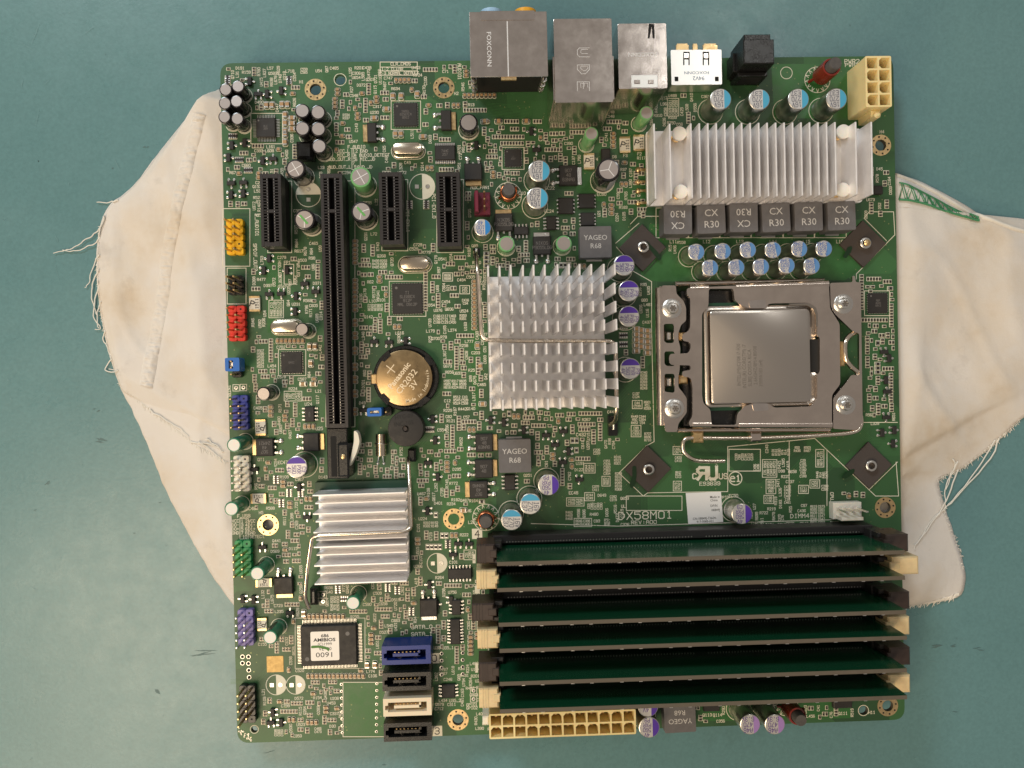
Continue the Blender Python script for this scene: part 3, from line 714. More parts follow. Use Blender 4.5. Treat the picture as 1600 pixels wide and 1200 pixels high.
def choke(px,py,z,lines,ang=0.0,hw=(44,46),rot=0.0):
    cx,cy=W(px,py,z); w_,d_=S(hw[0],z),S(hw[1],z)
    m=MB(); m.prism(rpoly([(cx+math.cos(rot)*x-math.sin(rot)*y,cy+math.sin(rot)*x+math.cos(rot)*y) for x,y in ((-w_/2,-d_/2),(w_/2,-d_/2),(w_/2,d_/2),(-w_/2,d_/2))],0.06,3),0.05,z,(),0)
    o=m.build('power_inductor','inductor',mb,(cx,cy,0)); mo=o.modifiers.new('b','BEVEL'); mo.width=0.025; mo.segments=2; mo.limit_method='ANGLE'
    m=MB(); lh=d_*(0.165 if len(lines[0])>3 else 0.245)
    for i,l in enumerate(lines):
        off=((len(lines)-1)/2-i)*lh*1.62; a=ang+rot; m.font(l,cx-math.sin(a)*off,cy+math.cos(a)*off,lh,z+0.004,a,0)
    m.build('marking','inducttext',o,(cx,cy,z))
    m=MB()
    for s in (-1,1): m.box(cx,cy+s*d_/2,0.005,0.06,w_*0.5,0.12,0)
    m.build('terminal','tin',o,(cx,cy,0)); claimw(cx,cy,w_*1.05,d_*1.12,1); return o
def coil(px,py,h,r,wire='copper',turns=7,tilt=(0,0)):
    cx,cy=W(px,py,h); R=S(r,h); z0=0.25
    m=MB(); m.lathe(cx,cy,[(R*0.92,z0),(R,z0+0.05),(R,h-0.04),(R*0.9,h)],20,0); o=m.build('coil_inductor','ferrite',mb,(cx,cy,0),40)
    m=MB(); P=[]; wr=(h-0.28-z0)/turns/2.05; n=turns*18
    P.append((cx+R*1.6,cy,0.02)); P.append((cx+R*1.4,cy,z0*0.7))
    for i in range(n+1):
        a=i/18*2*math.pi; P.append((cx+(R+wr)*math.cos(a),cy+(R+wr)*math.sin(a),z0+wr+ (h-0.28-z0-2*wr)*i/n))
    P.append((cx+(R+2.6*wr)*math.cos(a+0.5),cy+(R+2.6*wr)*math.sin(a+0.5),h*0.62)); P.append((cx-R*1.5,cy-R*0.4,0.02))
    m.tube(P,wr*1.02,6); m.build('winding',wire,o,(cx,cy,0),60)
    q=PXof(cx,cy,0); rp=R/S(1); scircle(q[0],q[1],rp*2.1,1.0)
    for k in range(26):
        a=k*2*math.pi/26; x,y=cx,cy
        silk.line((x+R*1.5*math.cos(a),y+R*1.5*math.sin(a)),(x+R*2.08*math.cos(a+0.12*(1 if k%2 else -1)),y+R*2.08*math.sin(a+0.12*(1 if k%2 else -1))),S(0.9),SZ)
    claimw(cx,cy,R*4.2,R*4.2,1); return o
def crystal(px0,py0,px1,py1,h=0.36):
    cx,cy,w_,d_=Rc(px0,py0,px1,py1,h); r=d_/2
    def pill(k,z): 
        out=[]; L=w_/2-r
        for i in range(10): a=-math.pi/2+math.pi*i/9; out.append((cx+L+r*k*math.cos(a),cy+r*k*math.sin(a),z))
        for i in range(10): a=math.pi/2+math.pi*i/9; out.append((cx-L+r*k*math.cos(a),cy+r*k*math.sin(a),z))
        return out
    m=MB(); lv=[(1.08,0.01),(1.08,0.07),(0.98,0.08),(0.96,h-0.08),(0.88,h-0.02),(0.74,h)]
    for k,z in lv: m.v+=pill(k,z)
    for a in range(len(lv)-1):
        for i in range(20): j=(i+1)%20; m.f.append((a*20+i,a*20+j,a*20+20+j,a*20+20+i)); m.m.append(0)
    e=(len(lv)-1)*20; m.f.append(tuple(e+i for i in range(20))); m.m.append(0)
    claimw(cx,cy,w_*1.1,d_*1.2,2); 
    o=m.build('crystal_oscillator','crystal',mb,(cx,cy,0),45)
    c=pill(1.22,SZ); 
    for a,b in zip(c,c[1:]+c[:1]): silk.line(a[:2],b[:2],S(0.9),SZ)
    return o
PINM=None
def pins_at(parent,pts,z0,z1,r=0.032,mat_='gold'):
    m=MB(); m.box(0,0,0,z1-z0,2*r,2*r,0,0,0.015); me=mesh_of(m,'pin',mat_)
    for x,y in pts: link(me,'pin',parent,(x,y,z0))
def header(px0,py0,px1,py1,nc,nr,color,h=0.25,pz=0.86,key=None,label=None):
    cx,cy,w_,d_=Rc(px0,py0,px1,py1,h); m=MB(); pw,pd=w_/nc,d_/nr
    for i in range(nr):
        for j in range(nc):
            x=cx-w_/2+pw*(j+0.5); y=cy+d_/2-pd*(i+0.5)
            m.prism(rpoly(rect(x,y,pw*1.0,pd*1.0),0.07,2),0.0,h,(),0)
    o=m.build('pin_header',color,mb,(cx,cy,0)); bm=o.modifiers.new('b','BEVEL'); bm.width=0.012; bm.limit_method='ANGLE'
    pts=[(cx-w_/2+pw*(j+0.5),cy+d_/2-pd*(i+0.5)) for i in range(nr) for j in range(nc) if (i,j)!=key]
    pins_at(o,pts,h,pz,mat_='tin' if color in('whitep','lavenderp') else 'gold')
    if key: mm=MB(); mm.box(cx-w_/2+pw*(key[1]+0.5),cy+d_/2-pd*(key[0]+0.5),h,h+0.004,0.06,0.06,0); mm.build('key_hole','holeblack',o,(cx,cy,h))
    claimw(cx,cy,w_,d_,2)
    if label: lab(o,label)
    return o

# --- rear ports
def shieldbox(name,px0,py0,px1,py1,h,lab_,m_='shield',bev=0.02):
    cx,cy,w_,d_=Rc(px0,py0,px1,py1,h); m=MB(); m.prism(rpoly(rect(cx,cy,w_,d_),0.05,3),0.03,h,(),0)
    o=m.build(name,m_,mb,(cx,cy,0)); b=o.modifiers.new('b','BEVEL'); b.width=bev; b.segments=2; b.limit_method='ANGLE'
    claimw(cx,cy,w_,d_,1); lab(o,lab_); return o,cx,cy,w_,d_
# audio jack block: shield cap over a black body, jacks facing north
AH=3.3
cx,cy,w_,d_=Rc(734,18,855.5,120,AH)
m=MB(); m.box(cx,cy+0.35,0.02,AH-0.06,w_-0.14,d_-0.75,0); au=m.build('audio_jack_block','blackmatte',mb,(cx,cy,0)); lab(au,'tall shielded audio jack block with blue and orange jack rims')
m=MB(); m.prism(rect(cx,cy,w_,d_),AH-0.05,AH,(),0); m.box(cx-w_/2+0.02,cy+0.2,AH-1.5,AH-0.05,0.04,d_-0.4,0); m.box(cx+w_/2-0.02,cy+0.2,AH-1.5,AH-0.05,0.04,d_-0.4,0); m.box(cx,cy+d_/2-0.02,0.1,AH-0.05,w_,0.04,0)
sh=m.build('shield_cap','shield',au,(cx,cy,AH)); bm=sh.modifiers.new('b','BEVEL'); bm.width=0.02; bm.segments=2; bm.limit_method='ANGLE'
m=MB(); m.box(cx-0.0+S(-1.5,AH),cy-0.15,AH,AH+0.012,0.035,d_-0.32,0); m.build('shield_seam','shieldtext',au,(cx,cy,AH))
a=Rc(751,16.5,835,31,AH+0.03); m=MB(); m.box(a[0],a[1],AH,AH+0.03,a[2],a[3],0,0,0.01); m.build('folded_tab','shield',au,(cx,cy,AH))
a=Rc(783,117,807,124,AH); m=MB(); m.box(a[0],a[1],AH-0.12,AH-0.03,a[2],a[3],0); m.build('rear_lip','gold',au,(cx,cy,AH))
m=MB(); p=W(764,77,AH); m.font('FOXCONN',p[0],p[1],S(7,AH),AH+0.008,-math.pi/2,0,0.01,1.12); m.build('lettering','shieldtext',au,(p[0],p[1],AH))
for px,mt in ((768,'lightblue'),(822.5,'orange'),):
    for k,(zz,mm_) in enumerate(((2.62,mt),(1.5,'black'),(0.62,'black'))):
        q=W(px,20,AH); m=MB(); P=[(q[0],cy+d_/2-0.02,zz),(q[0],cy+d_/2+0.30,zz)]; m.tube(P,0.36,20); m.tube([(q[0],cy+d_/2+0.29,zz),(q[0],cy+d_/2+0.305,zz)],0.18,14,1); m.build('jack_rim',[mm_,'holeblack'],au,(q[0],cy,zz),40)
for s in (-1,1):
    for k in range(3):
        m=MB(); y=cy-d_/2+0.10+0.12*k; zz=AH-0.55-0.72*k; m.tube([(cx+s*(w_/2-0.08),y+0.1,zz+0.3),(cx+s*(w_/2-0.10),y,zz),(cx+s*(w_/2-0.10),y+0.05,zz-0.35)],0.06,8,0); m.lathe(cx+s*(w_/2-0.10),y,[(0.1,zz-0.05),(0.1,zz+0.06)],10,1)
        m.build('shield_finger',['black','tin'],au,(cx,cy,zz),40)
# network and usb stack
o,cx,cy,w_,d_=shieldbox('network_port',866,29,957,160,2.72,'tall steel network port stack with embossed letters')
p=W(911.5,110,2.72); m=MB()
for i,ch in enumerate('UDE'):
    q=W(911.5,82+i*26.5,2.72); 
    for k in (0.0,): m.text(ch,q[0],q[1],S(19,2.72),2.726,-math.pi/2,0.015,0,1.1); m.text(ch,q[0]+0.03,q[1]+0.03,S(11,2.72),2.726,-math.pi/2,0.012,0,0.9)
m.build('embossed_lettering','shieldtext',o,(p[0],p[1],2.72))
for s in (-1,1):
    m=MB(); m.box(cx+s*(w_/2+0.025),cy-d_*0.2,0.2,2.66,0.05,d_*0.52,0,0,0.01); m.build('side_spring','shield',o,(cx,cy,0))
m=MB()
for k in range(2): m.box(cx,cy+d_/2+0.01,0.25+0.85*k,0.85+0.85*k,w_*0.72,0.03,0)
m.box(cx,cy+d_/2+0.01,1.75,2.55,w_*0.6,0.03,0); m.build('port_opening','holeblack',o,(cx,cy,0))
# second stack
o,cx,cy,w_,d_=shieldbox('usb_port_stack',966,36.5,1042,138.5,2.45,'steel port stack with a spring slot and small bumps')
p=W(1004,85,2.45); m=MB(); m.font('FOXCONN',p[0],p[1],S(6,2.45),2.456,math.pi,0,0.01,1.1); m.build('lettering','shieldtext',o,(*p,2.45))
m=MB(); m.poly(PP([(1012,60),(1014,37.5),(1022,37.5),(1023,60),(1020,60),(1018,42),(1015,60)],2.45),2.456); m.build('spring_slot','holeblack',o,(*p,2.45))
a=Rc(986,117,1027.5,137,2.46); m=MB(); m.box(a[0],a[1],2.45,2.465,a[2],a[3],0,0,0.008); m.build('contact_tab','brightshield',o,(*p,2.45))
for px in (995.5,1017): 
    a=Rc(px-4.5,125,px+4.5,131,2.47); m=MB(); m.box(a[0],a[1],2.46,2.49,a[2],a[3],0,0,0.012); m.build('bump','shield',o,(*p,2.45))
m=MB()
for k in range(2): m.box(cx,cy+d_/2+0.01,0.3+1.0*k,1.0+1.0*k,w_*0.75,0.03,0)
m.build('port_opening','holeblack',o,(cx,cy,0))
# low port, its lamp glare partly put into the paler metal
o,cx,cy,w_,d_=shieldbox('display_port',1048.5,77.5,1128,132.5,0.72,'low bright steel port with two spring cut-outs','brightshield')
for px in (1072.5,1103):
    m=MB(); m.prism(rpoly(PP([(px-5,81),(px+5,81),(px+5,102),(px+3.2,102),(px+3.2,93),(px-3.2,93),(px-3.2,102),(px-5,102)],0.72),0.02,2),0.722,0.727); m.build('spring_slot','holeblack',o,(cx,cy,.7))
    a=Rc(px-3.5,83,px+3.5,91,0.74); m=MB(); m.box(a[0],a[1],0.725,0.75,a[2],a[3],0,0,0.01); m.build('spring_tongue','shield',o,(cx,cy,.7))
for px in (1057,1120): 
    a=Rc(px-2.8,120,px+2.8,127,0.72); m=MB(); m.box(a[0],a[1],0.72,0.726,a[2],a[3],0); m.build('square_hole','holeblack',o,(cx,cy,.7))
m=MB(); p=W(1088.5,113.5,.72); m.font('FOXCONN',p[0],p[1],S(4.6,.72),0.726,math.pi,0,0,1.25); p=W(1091.5,122,.72); m.font('94V2',p[0],p[1],S(6.5,.72),0.726,math.pi); m.build('lettering','blueink',o,(*p,.72))
for x0,x1 in ((1057,1077),(1083,1091),(1099,1122)):
    a=W(x0,76,.72); b=W(x1,76,.72); m=MB(); m.box((a[0]+b[0])/2,a[1]+0.05,0.62,0.66,b[0]-a[0],0.22,0,0,0.01); m.box((a[0]+b[0])/2,a[1]+0.16,0.56,0.64,(b[0]-a[0])*0.8,0.10,0); m.build('front_spring','gold',o,(*a,.6))
m=MB(); m.box(cx,cy+d_/2+0.01,0.12,0.6,w_*0.8,0.03,0); m.build('port_opening','holeblack',o,(cx,cy,0))
# optical port
cx,cy,w_,d_=Rc(1162,62,1210,100,1.62)
m=MB(); m.box(cx,cy+0.02,0.02,1.62,w_,d_,0,0,0.03); m.box(cx-0.02,cy+d_/2+0.10,0.05,1.55,w_*0.86,0.24,0,0,0.03); m.box(cx+0.02,cy-d_/2-0.06,0.02,0.9,w_*0.98,0.14,0,0,0.02); m.box(cx-w_/2-0.04,cy,0.02,0.75,0.1,d_*0.8,0,0,0.02)
o=m.build('optical_audio_port','black',mb,(cx,cy,0)); lab(o,'black plastic optical audio port'); m=MB(); m.box(cx+0.05,cy-d_/2-0.135,0.15,0.75,w_*0.7,0.01,0); m.build('rear_recess','holeblack',o,(cx,cy,0)); claimw(cx,cy,w_*1.1,d_*1.2)
m=MB(); m.box(cx,cy+d_/2+0.225,0.35,1.2,w_*0.6,0.02,0); m.build('port_shutter','holeblack',o,(cx,cy,0))

# --- ivory power connectors with real cells
def power_conn(px0,py0,px1,py1,nc,nr,h,chf,label):
    cx,cy,w_,d_=Rc(px0,py0,px1,py1,h); m=MB(); holes=[]; wt=0.06; pw=(w_-wt)/nc; pd=(d_-wt)/nr
    cells=[]
    for i in range(nr):
        for j in range(nc):
            x=cx-w_/2+wt/2+pw*(j+0.5); y=cy+d_/2-wt/2-pd*(i+0.5); a,b=pw/2-wt/2,pd/2-wt/2; c=0.09; k=chf(i,j)
            if k=='t': P=[(x-a,y-b),(x+a,y-b),(x+a,y+b-c),(x+a-c,y+b),(x-a+c,y+b),(x-a,y+b-c)]
            elif k=='l': P=[(x-a,y-b+c),(x-a+c,y-b),(x+a,y-b),(x+a,y+b),(x-a+c,y+b),(x-a,y+b-c)]
            else: P=rect(x,y,2*a,2*b)
            holes.append(P); cells.append((x,y))
    m.prism(rpoly(rect(cx,cy,w_,d_),0.05,2),0.0,h,holes,0,bottom=False); m.add([(p[0],p[1],h-0.95) for p in rect(cx,cy,w_-0.02,d_-0.02)],[(0,1,2,3)])
    o=m.build('power_connector','ivory',mb,(cx,cy,0)); lab(o,label)
    mm=MB(); mm.box(0,0,0,0.55,0.07,0.09,0); me=mesh_of(mm,'contact','gold')
    for x,y in cells: link(me,'contact',o,(x,y,h-0.95))
    claimw(cx,cy,w_,d_,2); return o,cx,cy,w_,d_
o,cx,cy,w_,d_=power_conn(1352.5,87.5,1393,167,2,4,1.36,lambda i,j:'l' if (i+j)%2 else None,'ivory eight-cell power connector at the board corner')
m=MB(); m.box(cx+0.05,cy-d_/2-0.12,0.1,1.05,0.34,0.24,0,0,0.04); m.lathe(cx+0.05,cy-d_/2-0.2,[(0.1,0.5),(0.13,0.7),(0.12,1.15),(0.06,1.2)],12,0); m.box(cx+w_/2+0.03,cy,0.05,1.0,0.07,d_*0.7,0); m.build('locking_lug','ivory',o,(cx,cy,0),40)
o,cx,cy,w_,d_=power_conn(764.5,1112,994,1151,12,2,1.36,lambda i,j:'t' if ((j+1)//2+i)%2 else None,'long ivory twenty-four-cell power connector at the front edge')
m=MB(); m.box(cx-w_/2-0.12,cy+0.05,0.02,1.0,0.22,0.3,0,0,0.04); m.build('end_peg','whitep',o,(cx,cy,0)); m=MB(); m.box(cx+0.1,cy-d_/2-0.06,0.2,1.1,w_*0.9,0.12,0,0,0.03); m.build('locking_ledge','ivory',o,(cx,cy,0))

# --- expansion slots
def slot(px0,py0,px1,py1,h,nkey,pitch,label,end=None):
    cx,cy,w_,d_=Rc(px0,py0,px1,py1,h); m=MB(); ky=cy+d_/2-nkey; n=int((d_-0.24)/pitch); zb=h-0.55
    m.box(cx,cy,0,zb,w_-.002,d_-.002,1)
    for s in (-1,1):
        m.box(cx+s*w_*0.425,cy,zb,h,w_*0.15,d_,0,0,0.008); m.box(cx+s*w_*0.155,cy,zb,h-0.004,w_*0.07,d_-0.26,0)
        m.box(cx,cy+s*(d_/2-0.07),zb,h-0.002,w_*0.70,0.138,0)
        for k in range(n+1):
            y=cy+d_/2-0.14-pitch*k
            if abs(y-(cy-d_/2))>0.1: m.box(cx+s*w_*0.27,y,zb,h-0.012,w_*0.16,pitch*0.36,0)
        m.box(cx+s*w_*0.27,ky,h-0.3,h-0.006,w_*0.1,0.02,0)
    m.box(cx,ky,zb,h-0.008,w_*0.24,0.11,0)
    o=m.build('expansion_slot',['slot','blackmatte'],mb,(cx,cy,0)); lab(o,label)
    mm=MB()
    for k in range(n):
        y=cy+d_/2-0.14-pitch*(k+0.5)
        for s in (-1,1): mm.box(cx+s*w_*0.165,y,h-0.08,h+0.002,0.018,0.022,0)
    c=mm.build('contacts','tin',o,(cx,cy,h)); c['kind']='stuff'
    claimw(cx,cy,w_,d_,3); q0=PXof(cx-w_/2,cy+d_/2,0); q1=PXof(cx+w_/2,cy-d_/2,0); sbox(q0[0]-1.5,q0[1]-1.5,q1[0]+1.5,q1[1]+2,0.8)
    return o,cx,cy,w_,d_
slot(407,271.5,440,385,1.1,1.28,0.1,'short black expansion slot nearest the board edge')
o,cx,cy,w_,d_=slot(505,271.5,539.5,669,1.1,1.28,0.1,'long black expansion slot with a white release lever')
slot(592.5,269,629,382,1.1,1.28,0.1,'short black expansion slot right of the long slot'); slot(682,269,719.5,385,1.1,1.28,0.1,'short black expansion slot nearest the heatsink')
a=Rc(511,669,543,748,0.95); m=MB(); m.box(a[0],a[1],0.0,0.95,a[2],a[3],0,0,0.03); m.box(a[0]-0.12,a[1]-0.1,0.95,0.953,0.2,a[3]*0.8,1)
q=Rc(527.5,693,545,745,1.2); m.box(q[0],q[1],0.0,1.2,q[2],q[3],0,0,0.06); m.build('slot_end',['black','holeblack'],o,(a[0],a[1],0)); claimw(a[0],a[1],a[2],a[3],3)
m=MB(); z=1.0; m.prism(rpoly(PP([(553,672),(559,676),(562,690),(557,708),(550,722),(544,734),(548,715),(551,700),(553,690)],z),0.1,3),0.55,z); lv=m.build('release_lever','whitep',o,(*W(553,690,z),0)); lab(lv,'white release lever')
m=MB(); p=W(536.5,713.5,1.2); m.lathe(p[0],p[1],[(0.09,1.2),(0.08,1.24),(0.04,1.26)],12,0); m.build('rivet','gold',o,(*p,1.2),40)

# --- memory slots: body, contact rows, end towers and latches
MODL=[((772,880),(1418,864)),((773,920),(1418,905)),((775,975),(1420,957.5)),((776.5,1017),(1421,996.5)),((777.5,1068),(1420,1048)),((778.5,1109),(1420,1092))]
LATL=[(744.6,849.5,773,882),(744.5,890,776,922),(737,942,772,972),(746,982,778,1015),(748,1034,777,1067),(748.5,1074,779,1108)]
LATR=[(1385,834,1420,863.5),(1395,869,1436,899),(1390,924,1422,953.5),(1388,963,1422,993.5),(1390,1011,1423,1041),(1389,1054,1423,1084)]
MZ=3.12
ordn=['nearest the processor','second from the processor','third from the processor','fourth from the processor','fifth from the processor','nearest the long ivory connector']
MODC=[]
for i in range(6):
    a=W(*MODL[i][0],MZ); b=W(*MODL[i][1],MZ); my=(a[1]+b[1])/2; mx=(a[0]+b[0])/2; MODC.append((mx,my))
    cream=i%2==1; x0,x1=mx-6.9,mx+6.9
    m=MB(); m.box(mx,my+0.28,0.0,0.78,13.6,0.30,0,0,0.03); m.box(mx,my-0.28,0.0,0.78,13.6,0.30,0,0,0.03); m.box(mx,my,0,0.25,13.6,0.3,0)
    for s in (-1,1): m.box(mx+s*6.72,my,0,1.25,0.5,0.72,0,0,0.04); m.box(mx+s*6.72,my+0.26,1.25,1.7,0.42,0.16,0,0,0.03); m.box(mx+s*6.72,my-0.26,1.25,1.7,0.42,0.16,0,0,0.03)
    o=m.build('memory_slot','slot',mb,(mx,my,0)); lab(o,('memory slot with cream latches, ' if cream else 'memory slot with dark latches, ')+ordn[i]); claimw(mx,my,14,0.9,2)
    mm=MB()
    for k in range(120):
        x=mx-6.35+12.7*(k+0.5)/120
        if abs(x-mx-0.55)>0.2: mm.box(x,my+0.20,0.70,0.785,0.035,0.03,0); mm.box(x,my-0.20,0.70,0.785,0.035,0.03,0)
    c=mm.build('contacts','tin',o,(mx,my,0)); c['kind']='stuff'
    for s,L in ((-1,LATL[i]),(1,LATR[i])):
        z=2.05; q=Rc(*L,z); m=MB(); mt='latch' if cream else 'darklatch'
        m.box(q[0],q[1],0.9,z,q[2],q[3]*0.92,0,0,0.05)
        m.box(q[0]-s*q[2]*0.42,q[1],1.35,z+0.02,q[2]*0.4,q[3]*0.40,0,0,0.03)
        la=m.build('latch',mt,o,(q[0],q[1],0.9))
        m=MB()
        for k in range(3): m.box(q[0]+s*q[2]*(0.05+0.13*k),q[1],z,z+0.016,0.035,q[3]*0.9,0)
        if s<0: m.build('grip_rib',mt,la,(q[0],q[1],z)) if False else m.build('grip_ribs',mt,o,(q[0],q[1],z))

# --- sata ports
for (y0,y1,mt,lb) in ((1009,1038,'sataBlue','blue upright drive socket'),(1051,1079,'black','black upright drive socket below the blue one'),(1091,1118.5,'creamp','white upright drive socket'),(1129.5,1158,'black','black upright drive socket at the board edge')):
    k={1009:0,1051:1,1091:2.2,1129.5:3}[y0]; h=0.92
    cx,cy,w_,d_=Rc(596.5+k,y0,673+k*0.6,y1,h); 
    L=[(-0.40,-0.26),(0.40,-0.26),(0.40,0.28),(-0.40,0.28),(-0.40,0.12),(-0.46,0.10),(-0.46,-0.14),(-0.40,-0.16)]
    P=[(cx+a*w_,cy+b*d_) for a,b in L]; m=MB(); m.prism(rect(cx,cy,w_,d_),0,h,[P],0,bottom=False); m.add([(p[0],p[1],0.2) for p in rect(cx,cy,w_*.98,d_*.98)],[(0,1,2,3)])
    m.box(cx,cy-0.02*d_,0.2,h-0.06,w_*0.56,d_*0.16,0); m.box(cx+w_*0.26,cy+0.07*d_,0.2,h-0.06,w_*0.04,d_*0.30,0)
    o=m.build('drive_socket',mt,mb,(cx,cy,0)); lab(o,lb); mm=MB()
    for q in range(7): mm.box(cx-w_*0.24+w_*0.48*q/6,cy+0.085*d_,0.25,h-0.12,0.045,0.03,0)
    mm.build('contacts','gold',o,(cx,cy,0)); m=MB()
    for s in (-0.16,0.16): m.box(cx+s*w_,cy-0.2*d_,0.2,0.5,w_*0.08,d_*0.1,0)
    m.build('retention_clip','tin',o,(cx,cy,0)); claimw(cx,cy,w_,d_,2)

# ------------------------------------------------------------------ processor socket on the board
PZ=0.74
scx,scy=W(1186,555,0)
m=MB(); q=Rc(1066,452,1312,664,0.42); m.box(q[0],q[1],0.0,0.42,q[2],q[3],0,0,0.03); sock=m.build('processor_socket','black',mb,(scx,scy,0)); claimw(q[0],q[1],q[2]*1.15,q[3]*1.1); claim(1020,436,1350,692)
def plate(name,pts,z0,z1,holes=(),mt='steel',rr=0.07,bw=0.05,label=None,par=None):
    m=MB(); m.prism(rpoly(PP(pts,z1),rr,4),z0,z1,[rpoly(PP(h,z1),0.09,4) for h in holes]); o=m.build(name,mt,par or sock,(scx,scy,0),40)
    b=o.modifiers.new('b','BEVEL'); b.width=bw; b.segments=3; b.limit_method='ANGLE'; b.angle_limit=math.radians(50)
    if label: lab(o,label)
    return o
plate('frame_side',[(1034,446),(1056,446),(1057,459),(1068,470),(1072,481),(1072,501),(1064,508),(1060,520),(1060,532),(1063,543),(1062,577),(1060,588),(1060,605),(1066,612),(1073,622),(1073,645),(1060,662),(1058,675),(1040,675),(1039,667),(1037,660)],0.55,0.68,
 [[(1037,506),(1053,506),(1053,536),(1041,536),(1037,532)],[(1038,549),(1054,549),(1054,572),(1042,572),(1038,568)],[(1038,584),(1054,584),(1054,614),(1038,612)]],label='left frame plate with three windows')
m=MB(); a=W(1030.5,450,0.52); b=W(1033.5,664,0.52); m.tube([(a[0],a[1],0.515),(b[0],b[1],0.515)],0.165,18); m.build('rolled_edge','steel',sock,(scx,scy,0),50)
q=Rc(1026,448,1034,665,0.4); m=MB(); m.box(q[0]+0.09,q[1],0.0,0.5,0.1,q[3],0); m.build('frame_wall','steel',sock,(scx,scy,0))
plate('frame_side',[(1297,442),(1332,441),(1332,431),(1336,431),(1337,441),(1345,441),(1348,661),(1338,672),(1302,670),(1302,622),(1322,598),(1330,586),(1342.5,586),(1342.5,521),(1333,518),(1304,490),(1298,478)],0.55,0.68,label='right frame plate around the lever bend')
LP=[(1073,450),(1120,447.5),(1200,444),(1295,442),(1297,482),(1312,506),(1313,600),(1300,617),(1300,667),(1200,667),(1078,666),(1076,660),(1082,650),(1082,604),(1079,590),(1066,588),(1066,580),(1079,578),(1079,571),(1047,570),(1045,560),(1047,553),(1075,552),(1079,545),(1079,535),(1066,532),(1066,522),(1075,518),(1078.5,511),(1078.5,466),(1073,460)]
WIN=[(1097,500),(1097,490),(1107,478),(1107.5,451),(1146,451),(1148,470),(1160,478),(1170,482),(1198,482),(1200,475),(1208,474),(1262,473),(1275,480),(1277,492),(1277,524),(1281,528),(1281,580),(1277,586),(1277,622),(1268,635),(1210,637),(1200,630),(1177,630),(1165,634),(1152,646),(1150,664),(1112,664),(1110,640),(1099,630),(1097,618)]
lp=plate('load_plate',LP,0.60,0.80,[WIN],rr=0.10,bw=0.075,label='steel load plate clamping the processor')
for p0,p1 in (((1077,451.5,),(1106,450.5)),((1148,449),(1293,444.5)),((1081,662.5),(1110,662.5)),((1153,663.5),(1298,663.5))):
    a=W(*p0,.66); b=W(*p1,.66); m=MB(); m.tube([(a[0],a[1],.655),(b[0],b[1],.655)],.165,16); m.build('rolled_lip','steel',lp,(scx,scy,0),60)
for pts in ([(1170,470),(1196,468),(1198,481),(1172,482)],[(1175,630),(1200,630),(1201,641),(1178,643)]):
    m=MB(); m.prism(rpoly(PP(pts,0.83),0.08,3),0.78,0.83); m.build('pressure_tab','shield',lp,(scx,scy,0))
m=MB(); m.prism(rpoly(PP([(1232,474.5),(1262,473.5),(1275,480),(1278,492),(1278,510),(1275,510),(1275,493),(1271,483),(1261,477),(1234,477)],0.80),0.05,3),0.801,0.806); m.build('formed_groove','laser',lp,(scx,scy,0))
for px,py in ((1051,481.6),(1055,638.4),(1319.7,474.4),(1323.4,632.8)):
    x,y=W(px,py,0.78); m=MB(); m.lathe(x,y,[(0.35,0.68),(0.35,0.70),(0.30,0.73),(0.21,0.74),(0.21,0.80),(0.17,0.84),(0.09,0.85),(0.075,0.76),(0.02,0.76)],24,0); o=m.build('screw','tin',sock,(x,y,0.68),30)
    m=MB(); 
    for k in range(6): m.disc(x+0.085*math.cos(k*1.047),y+0.085*math.sin(k*1.047),0.035,0.854,8)
    m.disc(x,y,0.05,0.856,8,0); m.build('drive_recess','laser',o,(x,y,.8))
# rails and hinge
for p0,p1,z in (((1056,443),(1290,438),0.62),((1058,672.5),(1300,672),0.60)):
    a=W(*p0,z); b=W(*p1,z); m=MB(); m.box((a[0]+b[0])/2,(a[1]+b[1])/2,0.0,z,b[0]-a[0],0.16,0,math.atan2(b[1]-a[1],b[0]-a[0]),0.05); m.build('frame_rail','steel',sock,(scx,scy,0))
# lever: rod, handle, bend by the right plate
def smooth_path(P,n=8): return catmull(P,n)
m=MB(); m.tube(smooth_path([W3(1132,720,0.55),W3(1110,720.5,0.55),W3(1085,718.5,0.55),W3(1070,708,0.55),W3(1066.5,697,0.55),W3(1070,687,0.56),W3(1084,684,0.58),W3(1120,684.5,0.6),W3(1200,684,0.6),W3(1300,679,0.6),W3(1336,674,0.6),W3(1345,664,0.58),W3(1345,650,0.5)],8),0.082,10); m.build('lever','wire',sock,(scx,scy,0),60)
m=MB(); m.tube(smooth_path([W3(1338,519,0.5),W3(1328,524,0.6),W3(1321,534,0.68),W3(1320,548,0.70),W3(1322,562,0.70),W3(1330,573,0.66),W3(1339,581,0.6),W3(1339,588,0.5)],8),0.09,10); lab(m.build('lever_bend','wire',sock,(scx,scy,0),60),'wavy bend of the lever rod')
m=MB(); q=Rc(1313,533,1321,572,0.72); m.box(q[0],q[1],0.55,0.72,q[2],q[3],0,0,0.05); m.build('hook_tongue','gold',sock,(scx,scy,0))
for x0,y0,x1,y1,mt in ((1084,675,1100,692,'gold'),(1174,676,1191,690,'steel'),(1061,519,1075,532,'gold'),(1061,586,1075,600,'gold')):
    q=Rc(x0,y0,x1,y1,0.70 if y0>650 else 0.64); m=MB(); m.box(q[0],q[1],0.3,0.70 if y0>650 else 0.645,q[2],q[3],0,0,0.05); m.build('hinge_clip',mt,sock,(scx,scy,0))
q=Rc(1037,515,1050,529,0.4)
for y0 in (518,590):
    q=Rc(1041,y0,1050,y0+14,0.4); m=MB(); m.box(q[0],q[1],0.1,0.4,q[2],q[3],0,0,0.04); m.build('solder_tail','tin',sock,(scx,scy,0))
